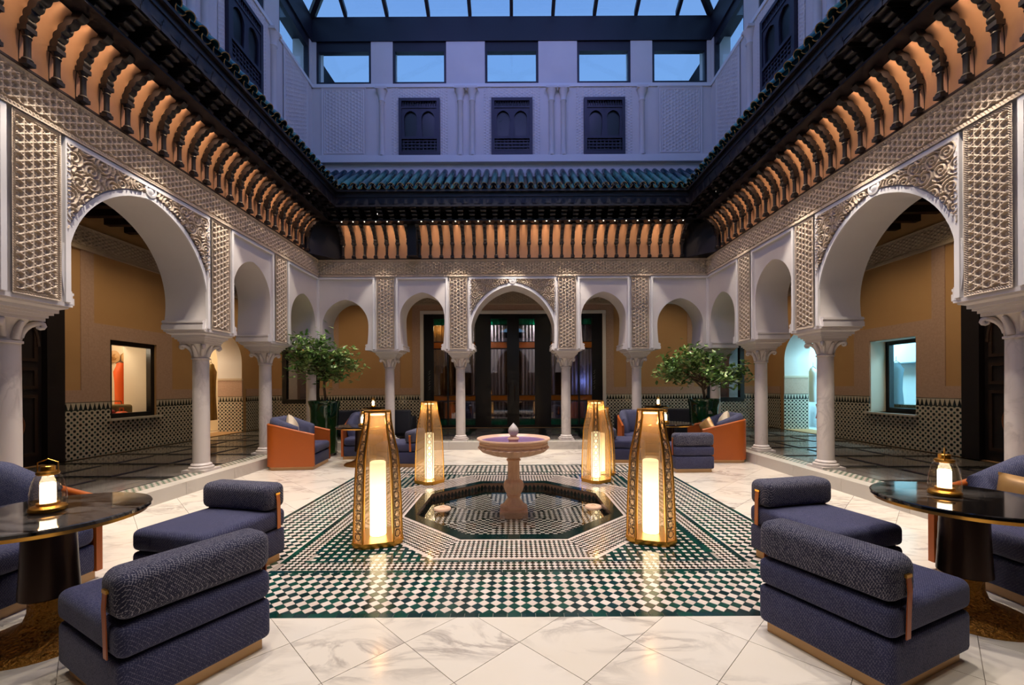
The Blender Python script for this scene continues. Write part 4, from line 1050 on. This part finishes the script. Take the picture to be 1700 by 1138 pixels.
# ================================================================ leather shelled armchairs (front at -y)
CW, CD, CR = .43, .43, .22
def u_path(w_, d_, r_, n=10):
    pts = [(w_, -d_), (w_, -d_*.4), (w_, d_-r_)]
    for i in range(1, n+1): a = PI/2*i/n; pts.append((w_-r_+r_*math.cos(a), d_-r_+r_*math.sin(a)))
    return pts+[(-x, y) for x, y in pts[::-1]]
def chair_parts():
    P_ = []
    outp = u_path(CW, CD, CR); inp = u_path(CW-.045, CD-.045, CR-.045); n = len(outp)
    inp[0] = (CW-.045, -CD); inp[-1] = (-(CW-.045), -CD)
    def top(y):
        t = max(0, min(1, (y+CD)/(2*CD))); return .635+.155*(t*t*(3-2*t))
    m = MB(); vs_ = []
    for (o, i) in zip(outp, inp):
        tz = top(o[1]); 
        if o[1] <= -CD+1e-6: tz -= .03
        vs_ += [(o[0], o[1], .06), (o[0], o[1], tz-.012), (o[0]*.985+i[0]*.015, o[1], tz), (i[0], i[1], tz), (i[0], i[1], .06)]
    m.add(vs_, [(a*5+k, a*5+(k+1) % 5, (a+1)*5+(k+1) % 5, (a+1)*5+k) for a in range(n-1) for k in range(5)]+[(0, 1, 2, 3, 4), tuple((n-1)*5+k for k in range(5))[::-1]])
    P_.append(('leather_shell', m.mesh('chair_shell', M['leather'], 50)))
    tube_ = [(o[0]*.5+i[0]*.5, o[1]*.5+i[1]*.5, top(o[1])-(.03 if o[1] <= -CD+1e-6 else 0)) for o, i in zip(outp, inp)]
    P_.append(('shell_rim>leather_shell', MB().tube(tube_, .027, 8).mesh('chair_rim', M['leather'], 60)))
    pl = u_path(CW-.03, CD-.03, CR-.03); P_.append(('plinth', MB().prism(pl, 'z', 0, .062).mesh('chair_plinth', M['palewood'])))
    P_.append(('seat_base', rbox(-CW+.047, CW-.047, -CD+.005, CD-.2, .065, .27, .02, 2).mesh('chair_base', M['navy'], 60)))
    P_.append(('seat_cushion', rbox(-CW+.05, CW-.05, -CD-.01, CD-.16, .275, .43, .05, 4, .015).mesh('chair_cushion', M['navy'], 60)))
    # padded back that wraps round inside the shell
    mid = u_path(CW-.045-.085, CD-.045-.085, CR-.10, 10); mid = mid[1:-1]; outn = outp[1:-1]
    N = len(mid); K = 14; vs_ = []
    for q, (c, o) in enumerate(zip(mid, outn)):
        t = q/(N-1); e = math.sin(PI*t); d = Vector((c[0]-o[0], c[1]-o[1])); d.normalize()
        hz = top(o[1])+.05+.095*max(0, (c[1]+CD)/(2*CD))**1.0; z0 = .38; zc, rz_ = (hz+z0)/2, (hz-z0)/2; rr = .088
        for k in range(K):
            a = 2*PI*k/K; ca, sa = math.cos(a), math.sin(a)
            px = math.copysign(abs(ca)**.7, ca)*rr; pz = math.copysign(abs(sa)**.55, sa)*rz_
            lean = -.03*(pz/rz_)
            vs_.append((c[0]+d.x*(px+lean), c[1]+d.y*(px+lean), zc+pz))
    m = MB(); m.add(vs_, [(i*K+k, i*K+(k+1) % K, (i+1)*K+(k+1) % K, (i+1)*K+k) for i in range(N-1) for k in range(K)]+[tuple(range(K))[::-1], tuple((N-1)*K+k for k in range(K))])
    P_.append(('wrapped_back', m.mesh('chair_back', M['navypat2'], 70))); return P_
M['navypat2'] = fabric('navy_tweed', srgb(40, 44, 72), srgb(58, 62, 96), srgb(150, 148, 160), .45)
chp = chair_parts()
def armchair(x, y, face, label):
    e = empty('leather_armchair', (x, y, 0), math.atan2(face[1], face[0])+PI/2); tag(e, label, 'armchair', 'tub armchairs in cognac leather')
    put(chp, e)
    return e
armchair(-3.62, 2.84, (1, -.05), 'navy tub armchair behind the black table at the left picture edge')
armchair(3.72, 2.92, (-1, -.05), 'navy tub armchair behind the black table at the right picture edge')
armchair(-3.97, 7.78, (1, .10), 'cognac leather armchair seen from the side at the rear left')
armchair(-3.08, 8.90, (.15, -1), 'navy and leather armchair facing the viewer behind the rear left table')
armchair(4.0, 8.28, (-1, .08), 'cognac leather armchair with cream pillows at the rear right')
armchair(2.72, 9.12, (-.1, -1), 'navy and leather armchair behind the front right lantern')
def pillow(x, y, z, rot, mat, label, s=.36):
    n = 12; m = MB(); vs_ = []; 
    for sd in (1, -1):
        for i in range(n+1):
            for j in range(n+1):
                a, b = i/n*2-1, j/n*2-1; h = .075*((1-a**4)*(1-b**4))**.6; k = 1-.07*(1-abs(a))*abs(b)-.07*(1-abs(b))*abs(a)
                vs_.append((a*s/2*k, sd*h, b*s/2*k))
    N = (n+1)**2
    m.add(vs_, [(q*N+i*(n+1)+j, q*N+(i+1)*(n+1)+j, q*N+(i+1)*(n+1)+j+1, q*N+i*(n+1)+j+1) for q in (0, 1) for i in range(n) for j in range(n)])
    o = m.build('throw_pillow', mat, None, 80, (x, y, z), rot); tag(o, label, 'pillow', 'throw pillows'); return o
pillow(-4.0, 7.64, .74, (R(-20), R(40), PI/2), M['cream'], 'cream pillow on the rear left leather armchair')
pillow(4.05, 8.12, .74, (R(18), R(35), PI/2), M['cream'], 'larger cream pillow on the rear right leather armchair')
pillow(3.70, 8.05, .66, (R(10), R(38), PI/2+.5), M['goldcloth'], 'small gold pillow in front of the cream one, rear right armchair', .30)
pillow(3.66, 3.0, .60, (R(-12), 0, -PI/2+.15), M['goldcloth'], 'gold pillow on the armchair at the right picture edge', .38)

# dark sofas in the rear gallery
def sofa(x, label):
    e = empty('low_sofa', (x, 10.45, GZ), 0); tag(e, label, 'sofa', 'dark sofas in the rear gallery')
    rbox(-1.0, 1.0, -.06, .12, .10, .70, .05).build('backrest', M['navydark'], e, 60)
    for sg in (-1, 1): rbox(sg*.94-.08, sg*.94+.08, .10, .62, .10, .52, .04).build('armrest', M['navydark'], e, 60)
    for sg in (-1, 1): rbox(sg*.43-.42, sg*.43+.42, .12, .62, .22, .40, .04).build('seat_cushion', M['navydark'], e, 60)
    rbox(-1.0, 1.0, .0, .62, .04, .22, .02).build('base', M['navydark'], e, 60)
    for sx_ in (-.9, .9):
        for sy_ in (.05, .55): MB().lathe([(.02, 0), (.02, .05)], 10, (sx_, sy_)).build('leg', M['black'], e)
sofa(-3.55, 'dark low sofa in the rear gallery left of the glass doors')
sofa(3.65, 'dark low sofa in the rear gallery right of the glass doors')

# ================================================================ potted citrus trees
def potted_tree(x, y, label, zc, spread, height, seed, top, fruit, flat):
    rd = random.Random(seed); e = empty('potted_tree', (x, y, 0)); tag(e, label, 'tree', 'trees in green pots')
    MB().lathe([(.235, .05), (.245, .06), (.29, 1.0), (.315, 1.10), (.325, 1.12), (.325, 1.17), (.30, 1.17), (.285, 1.10), (0, 1.09)], 40).build('pot', M['pot'], e, 40)
    MB().lathe([(0, 1.095), (.286, 1.095), (.286, 1.10), (0, 1.115)], 24).build('soil', M['soil'], e)
    st = MB().box(-.2, .2, -.2, .2, .035, .052)
    for a in range(4): st.lathe([(.035, 0), (.035, .04)], 10, (.15*(1 if a % 2 else -1), .15*(1 if a//2 else -1)))
    st.build('castor_stand', M['steel'], e)
    tr = MB(); tr.tube([(0, 0, 1.08), (.015, .0, 1.25), (-.01, .01, 1.42), (0, 0, zc-.25)], [.035, .03, .028, .024], 8)
    tips = []
    for k in range(30):
        a = rd.uniform(0, 2*PI); rr = spread*math.sqrt(rd.uniform(.1, 1)); hh = rd.uniform(-.4, 1)*height*(1-flat*(rr/spread)**2)
        tip = Vector((rr*math.cos(a), rr*math.sin(a)*.68, zc+hh)); mid = Vector((tip.x*.45, tip.y*.45, (zc-.25)*.45+tip.z*.55+.05))
        tr.tube([(0, 0, zc-.3+rd.uniform(-.1, .1)), mid, tip], [.014, .009, .003], 5); tips.append(tip)
        for q in range(3): tips.append(mid.lerp(tip, rd.uniform(.3, .9))+Vector((rd.uniform(-.12, .12), rd.uniform(-.12, .12), rd.uniform(-.1, .12))))
    tr.build('trunk', M['trunk'], e, 60)
    lf = MB()
    for tp in tips:
        for q in range(15):
            c = tp+Vector((rd.gauss(0, .09), rd.gauss(0, .09), rd.gauss(0, .09))); L = rd.uniform(.09, .15); wd = L*.24
            d = Vector((rd.uniform(-1, 1), rd.uniform(-1, 1), rd.uniform(-.8, .35))).normalized(); s_ = d.cross(Vector((0, 0, 1)))
            s_ = s_.normalized() if s_.length > .1 else Vector((1, 0, 0)); s_ = (s_+Vector((0, 0, rd.uniform(-.5, .5)))).normalized(); nn = d.cross(s_).normalized()*(L*.10)
            lf.add([c-d*L*.5, c-d*L*.15+s_*wd-nn*.3, c+d*L*.15+s_*wd*.9-nn*.3, c+d*L*.5-nn, c+d*L*.15-s_*wd*.9-nn*.3, c-d*L*.15-s_*wd-nn*.3, c+nn*.4], [(0, 1, 6), (1, 2, 6), (2, 3, 6), (3, 4, 6), (4, 5, 6), (5, 0, 6)])
    me = bpy.data.meshes.new('foliage'); me.from_pydata(lf.v, [], lf.f); me.materials.append(M['leaf']); tag(link('foliage', me, e), kind='stuff')
    for k in range(fruit):
        tp = tips[(k*7) % len(tips)]; MB().lathe([(.001, -.035), (.022, -.028), (.035, 0), (.022, .028), (.001, .035)], 12).build('fruit', M['orange'], e, 80, tp)
    return e
tL = potted_tree(-4.02, 8.98, 'citrus tree with airy upright crown in a green pot, rear left', 1.92, .80, .86, 3, 0, 4, .25)
tR = potted_tree(4.06, 9.0, 'citrus tree with broad drooping crown in a green pot, rear right', 1.74, .92, .55, 11, 0, 0, .6)
em = MB()    # pale emblem on the right pot
for x in (-.03, 0, .03): em.box(x-.006, x+.006, -.3125, -.306, .86, .93 if x < .02 else .90)
em.box(-.03, .03, -.3125, -.306, .90, .91); em.build('emblem', M['cream'], tR)

# ================================================================ glazed doors in the back wall
def py(y): return 1.45+(642-y)/53.56
def pxm(x): return (x-852)/53.56
V0 = GV+.02
d = struct(rside(empty('door_1'), 'back'))
panes = [(720, 742), (745, 766), (771, 789), (815, 842), (862, 888), (915, 933), (938, 960), (963, 983)]
zs = [(706, 696, 'greenglass'), (695, 667, 'doorglass'), (665, 657, 'amberglass'), (656, 580, 'doorglass'), (578, 568, 'amberglass'), (567, 540, 'doorglass'), (539, 529, 'greenglass')]
us = [pxm(a) for p in panes for a in p]
ed = [-2.77]+us+[2.77]
for a, b in zip(ed[::2], ed[1::2]): MB().box(a, b, V0, V0+.06, GZ, 3.70).build('stile', M['black'], d)
MB().box(-2.77, 2.77, V0+.005, V0+.055, GZ, py(706)).build('bottom_rail', M['black'], d); MB().box(-2.77, 2.77, V0+.005, V0+.055, py(529), 3.70).build('top_rail', M['black'], d)
for p in panes:
    for (ya, yb, mt) in zs:
        MB().box(pxm(p[0]), pxm(p[1]), V0+.025, V0+.033, py(ya), py(yb)).build('pane', M[mt], d)
    for ya, yb in ((696, 695), (667, 665), (657, 656), (580, 578), (568, 567), (540, 539)):
        MB().box(pxm(p[0]), pxm(p[1]), V0+.01, V0+.05, py(ya), py(yb)).build('glazing_bar', M['black'], d)
for sg in (-1, 1): MB().tube([(sg*.10-.05, V0-.05, 1.0), (sg*.10-.05, V0-.05, 1.5)], .012, 8).build('door_handle', M['bronze'], d)
for u in (-2.6, 2.52):     # pale calligraphic marks on the outer stiles
    m = MB()
    for q in range(4):
        z = 1.35+q*.16; m.tube([(u-.03, V0-.002, z), (u+.02, V0-.002, z+.04), (u-.02, V0-.002, z+.08), (u+.03, V0-.002, z+.12)], .006, 4)
    tag(m.build('calligraphy', M['grey'], d), kind='stuff')
# room behind the doors with pleated curtains
rm = MB().box(-3.2, 3.2, GV+2.4, GV+2.5, 0, 4.0).box(-3.2, -3.1, GV+.25, GV+2.5, 0, 4).box(3.1, 3.2, GV+.25, GV+2.5, 0, 4).box(-3.2, 3.2, GV+.25, GV+2.5, 4.0, 4.1).box(-3.2, 3.2, GV+.25, GV+2.5, .05, GZ)
struct(rside(rm.build('wall_back_lounge', M['blackwood']), 'back'))
def curtain(u0, u1, v, label, mat):
    m = MB(); n = 60; vs_ = []
    for z in (GZ+.02, 3.6):
        for k in range(n+1):
            t = k/n; vs_.append((u0+(u1-u0)*t, v+.035*math.sin(t*(u1-u0)*60), z))
    m.add(vs_, [(k, k+1, n+2+k, n+1+k) for k in range(n)]); o = rside(m.build('pleated_curtain', mat, None, 60), 'back'); tag(o, label, 'curtain', 'curtains behind the glass doors')
curtain(-1.35, -.25, GV+.40, 'grey pleated curtain behind the left centre door pane', M['grey'])
curtain(.25, 1.35, GV+.40, 'grey pleated curtain behind the right centre door pane', M['grey'])
curtain(-2.7, -1.9, GV+.42, 'gold lit curtain behind the far left door pane', M['goldcloth'])
curtain(1.6, 2.55, GV+.42, 'bluish lit curtain behind the far right door pane', M['grey'])
for x in (-.8, .8): lamp('lounge_lamp', 'AREA', (x, CY+GV+.22, 3.55), 24, (.95, .86, .82), (x, CY+GV+.42, 1.2), .12)  # added fill between glass and curtains, brightens the pleats
lamp('lounge_gold', 'POINT', (-2.35, CY+GV+.22, 3.3), 6, (1, .7, .25), size=.1)
lamp('lounge_blue', 'POINT', (2.2, CY+GV+.25, 1.6), 6, (.25, .35, 1), size=.1)
# dark corner windows of the back wall
for i_, (a, b) in enumerate(((-7.15, -6.0), (6.0, 7.15))):
    o = struct(rside(empty(f'window_{60+i_}'), 'back')); f_ = MB()
    cells(f_, a, b, .95, 2.75, GV-.03, GV+.1, [(a+.13, b-.13, 1.08, 2.62)]); f_.build('frame', M['black'], o)
    MB().box(a+.13, b-.13, GV+.04, GV+.05, 1.08, 2.62).build('pane', M['doorglass'], o); MB().box(a, b, GV+.19, GV+.2, .9, 2.8).build('blind', M['grey'], o)
# carved doors and shop windows in the side galleries
def side_door(s, nme):
    d = struct(rside(empty(nme), s))
    MB().box(-2.13, 2.13, GV+.10, GV+.14, GZ, 4.0).build('backing', M['blackwood'], d)
    fr = MB(); cells(fr, -2.13, 2.13, GZ, 4.0, GV-.04, GV+.10, [(-1.85, 1.85, GZ, 3.1), (-1.85, 1.85, 3.25, 3.9)]); fr.build('frame', M['blackwood'], d)
    MB().box(-1.85, 1.85, GV+.05, GV+.10, 3.25, 3.9).build('transom_panel', M['darkwood'], d)
    for k in range(4):
        c = -1.3875+.925*k; hw = .455
        leaf = MB().box(c-hw, c+hw, GV+.05, GV+.10, GZ, 3.1).build('door_leaf', M['blackwood'], d)
        for (z0, z1) in ((.35, 1.35), (1.45, 1.80), (1.90, 2.95)):
            f_ = MB(); cells(f_, c-hw+.07, c+hw-.07, z0, z1, GV+.03, GV+.05, [(c-hw+.12, c+hw-.12, z0+.05, z1-.05)]); f_.build('panel_moulding', M['darkwood'], leaf)
            if z1-z0 > .5:
                zc = (z0+z1)/2; rg = MB(); rg.tube([(c+.20*math.cos(a*PI/12), GV+.048, zc+.25*math.sin(a*PI/12)) for a in range(24)], .014, 5, True); rg.build('medallion_ring', M['doorgold'], leaf)
                fl = MB()
                for a in range(8):
                    q = a*PI/4; fl.tube([(c, GV+.048, zc), (c+.08*math.cos(q+.3), GV+.046, zc+.1*math.sin(q+.3)), (c+.15*math.cos(q), GV+.048, zc+.19*math.sin(q))], .008, 4)
                for sgn in (-1, 1): fl.prism([(c-.05, zc+sgn*.27), (c, zc+sgn*.26), (c+.05, zc+sgn*.27), (c, zc+sgn*.36)], 'y', GV+.042, GV+.05)
                tag(fl.build('painted_arabesque', M['doorgold'], leaf), kind='stuff')
    for k in (0, 1):
        c = -.925+1.85*k; m = MB(); m.tube([(c+.86*math.cos(a*PI/20), GV+.04, 2.15+.86*math.sin(a*PI/20)) for a in range(21)], .03, 6); m.build('arch_moulding', M['darkwood'], d)
M['doorgold'] = simple('faded_gilding', srgb(150, 98, 54), .55, .2, c2=srgb(120, 62, 40), scale=14)
side_door('left', 'door_2'); side_door('right', 'door_3')
def shop(s, sg, wallmat, lightcol, power):
    w0, w1, z0, z1 = GWIN if sg > 0 else (-GWIN[1], -GWIN[0], GWIN[2], GWIN[3])
    o = struct(rside(empty(f'window_{70 if sg > 0 else 71}'), s)); f_ = MB(); vr = GV+.04 if sg > 0 else GV+.34
    cells(f_, w0, w1, z0, z1, vr, vr+.1, [(w0+.09, w1-.09, z0+.09, z1-.09)]); f_.build('frame', M['black'], o)
    MB().box(w0+.09, w1-.09, vr+.05, vr+.058, z0+.09, z1-.09).build('pane', M['glass'], o)
    a, b = (2.3, 7.6) if sg > 0 else (-7.6, -2.3)
    rm = MB().box(a, b, GV+2.3, GV+2.4, 0, 3.3).box(a-.1, a, GV+.7, GV+2.4, 0, 3.3).box(b, b+.1, GV+.7, GV+2.4, 0, 3.3).box(a, b, GV+.7, GV+2.4, 3.3, 3.4).box(a, b, GV+.7, GV+2.4, .0, GZ)
    struct(rside(rm.build(f'wall_{s}_shop', wallmat), s))
    for u in (sg*3.5, sg*6.3):
        p = Matrix.Rotation(SIDES[s], 4, 'Z') @ Vector((u, GV+1.45, 3.1)); lamp('shop_lamp', 'AREA', (p.x, p.y+CY, p.z), power, lightcol, (p.x, p.y+CY, 0), .9)
M['shopwarm'] = simple('warm_cream_wall', srgb(224, 206, 176), .7); M['shopcool'] = simple('cool_white_wall', srgb(214, 226, 232), .6)
shop('left', 1, M['shopwarm'], (1, .80, .55), 42); shop('right', -1, M['shopcool'], (.42, .86, 1.0), 110)
lamp('window_spot', 'POINT', (-(GV+.55), CY+3.4, 2.3), 7, (1, .8, .55), size=.05)  # added fill, brightens the bags lying in the left shop window
def garment(s, u, v, z0, z1, wd, mat, label, grp):
    n = 20; m = MB(); rows = [(0, .35), (.06, .55), (.14, 1.0), (.3, .8), (.55, .72), (.8, .85), (1, 1.0)]; vs_ = []
    for t, k in rows:
        for q in range(n):
            a = 2*PI*q/n; fold = 1+.10*math.sin(6*a)*t; vs_.append((u+wd/2*k*math.cos(a)*fold, v+.10*(.6+.4*k)*math.sin(a)*fold, z1-(z1-z0)*t))
    m.add(vs_, [(i*n+q, i*n+(q+1) % n, (i+1)*n+(q+1) % n, (i+1)*n+q) for i in range(len(rows)-1) for q in range(n)]+[tuple(range(n)), tuple((len(rows)-1)*n+q for q in range(n))[::-1]])
    e = rside(empty('hanging_robe'), s); tag(e, label, 'robe', grp); m.build('cloth', mat, e, 60)
    hg = MB().tube([(u-.12, v, z1-.02), (u, v, z1+.05), (u+.12, v, z1-.02)], .008, 5).build('hanger', M['bronze'], e); MB().tube([(u, v, z1+.05), (u, v, z1+.16)], .005, 5).build('hook', M['bronze'], hg)
M['orangecloth'] = simple('orange_silk', srgb(216, 88, 24), .6); M['redcloth'] = simple('red_cloth', srgb(176, 34, 26), .6); M['olive'] = simple('olive_leather', srgb(132, 112, 58), .5, c2=srgb(100, 82, 40), scale=8)
M['whitecloth'] = simple('white_cloth', srgb(216, 218, 224), .7); M['bluegrey'] = simple('blue_grey_cloth', srgb(92, 118, 132), .7)
garment('left', 4.66, GV+1.35, .50, 2.05, .30, M['orangecloth'], 'orange robe hanging in the left shop window', 'clothes in the shops')
garment('left', 7.2, GV+1.05, .5, 2.15, .42, M['olive'], 'olive robe hanging in the doorway on the left', 'clothes in the shops')
garment('right', -7.22, GV+1.0, .95, 1.95, .40, M['whitecloth'], 'white blouse hanging in the blue lit doorway', 'clothes in the shops')
garment('right', -7.3, GV+1.28, .45, .93, .34, M['redcloth'], 'red garment under the white blouse in the blue lit doorway', 'clothes in the shops')
garment('right', -5.35, GV+1.75, .8, 2.0, .40, M['bluegrey'], 'blue grey garment hanging in the right shop window', 'clothes in the shops')
# display shelf with bags in the left window
#tag(rside(MB().box(3.0, 4.7, GV+.72, GV+1.25, .80, .86).box(3.05, 3.1, GV+.75, GV+1.2, GZ, .80).box(4.6, 4.65, GV+.75, GV+1.2, GZ, .80).build('display_shelf', M['palewood']), 'left'), 'low display shelf inside the left shop window', 'shelf')
def bag(s, u, v, z, wd, ht, mat, label):
    e = rside(empty('handbag'), s); tag(e, label, 'bag', 'bags in the shop window'); bb = rbox(u-wd/2, u+wd/2, v-.09, v+.09, z, z+ht, .045, 3, .02).build('bag_body', mat, e, 60)
    MB().tube([(u-wd*.25, v, z+ht-.02), (u-wd*.2, v, z+ht+.08), (u+wd*.2, v, z+ht+.08), (u+wd*.25, v, z+ht-.02)], .010, 6).build('bag_handle', mat, bb, 60)
bag('left', 3.62, GV+.50, .86, .66, .24, M['olive'], 'large olive holdall lying in the left shop window')
bag('left', 3.24, GV+.30, .86, .22, .15, M['redcloth'], 'red handbag in front of the olive holdall')
bag('left', 3.52, GV+.27, .86, .18, .10, M['orangecloth'], 'small orange handbag in the left shop window')
for k, (u, z) in enumerate(((5.80, 2.24), (5.47, 2.26))):
    o = rside(MB().lathe([(0, 0), (.15, .01), (.15, .03), (.07, .04), (.06, .09), (0, .10)], 28).build('straw_hat', M['palewood'], None, 40), 'left')
    o.matrix_world = Matrix.Translation((0, CY, 0)) @ Matrix.Rotation(PI/2, 4, 'Z') @ Matrix.Translation((u, GV+2.28, z)) @ Matrix.Rotation(PI/2, 4, 'X')
    tag(o, ('left' if k == 0 else 'right')+' one of the two straw hats on the shop wall', 'hat', 'straw hats in the shop')
# glass table, shelf and goods in the right window
tag(rside(MB().box(-5.6, -3.9, GV+.9, GV+1.35, .95, 1.0).box(-5.55, -3.95, GV+.95, GV+1.3, GZ, .95).build('sales_counter', M['slabdark']), 'right'), 'dark counter inside the right shop window', 'counter')
tag(rside(MB().box(-6.6, -4.6, GV+2.05, GV+2.3, 1.98, 2.01).build('wall_shelf', M['bluegrey']), 'right'), 'thin wall shelf inside the right shop window', 'shelf')
for k in (4, 5):
    u = -4.05-.27*k; tag(rside(MB().lathe([(.03, 0), (.06, .01), (.07, .06+.01*k), (.03, .11), (.02, .16), (.025, .17)], 16, (u, GV+1.1)).build('glass_vase', M['bluegrey'] if k % 2 else M['whitecloth'], None, 40), 'right'), ['squat white vessel on the counter in the right shop window', 'squat blue grey vessel beside the white one in the right shop window'][k % 2], 'vessel', 'vessels on the counter').location = (0, CY, 1.0)
# added fill spots under the gallery ceiling brighten the walls and side doors
for (x, y) in ((-6.4, 5.6), (-6.4, 8.6), (6.4, 5.6), (6.4, 8.6), (-4.6, 11.8), (4.6, 11.8), (-1.5, 11.6), (1.5, 11.6), (-6.6, 11.7), (6.6, 11.7), (-6.9, 7.0), (6.9, 7.0)):
    lamp('gallery_downlight', 'SPOT', (x, y, 4.58), 70, (1, .76, .48), (x*1.05, y+.1, 0), .06, 130, .9)
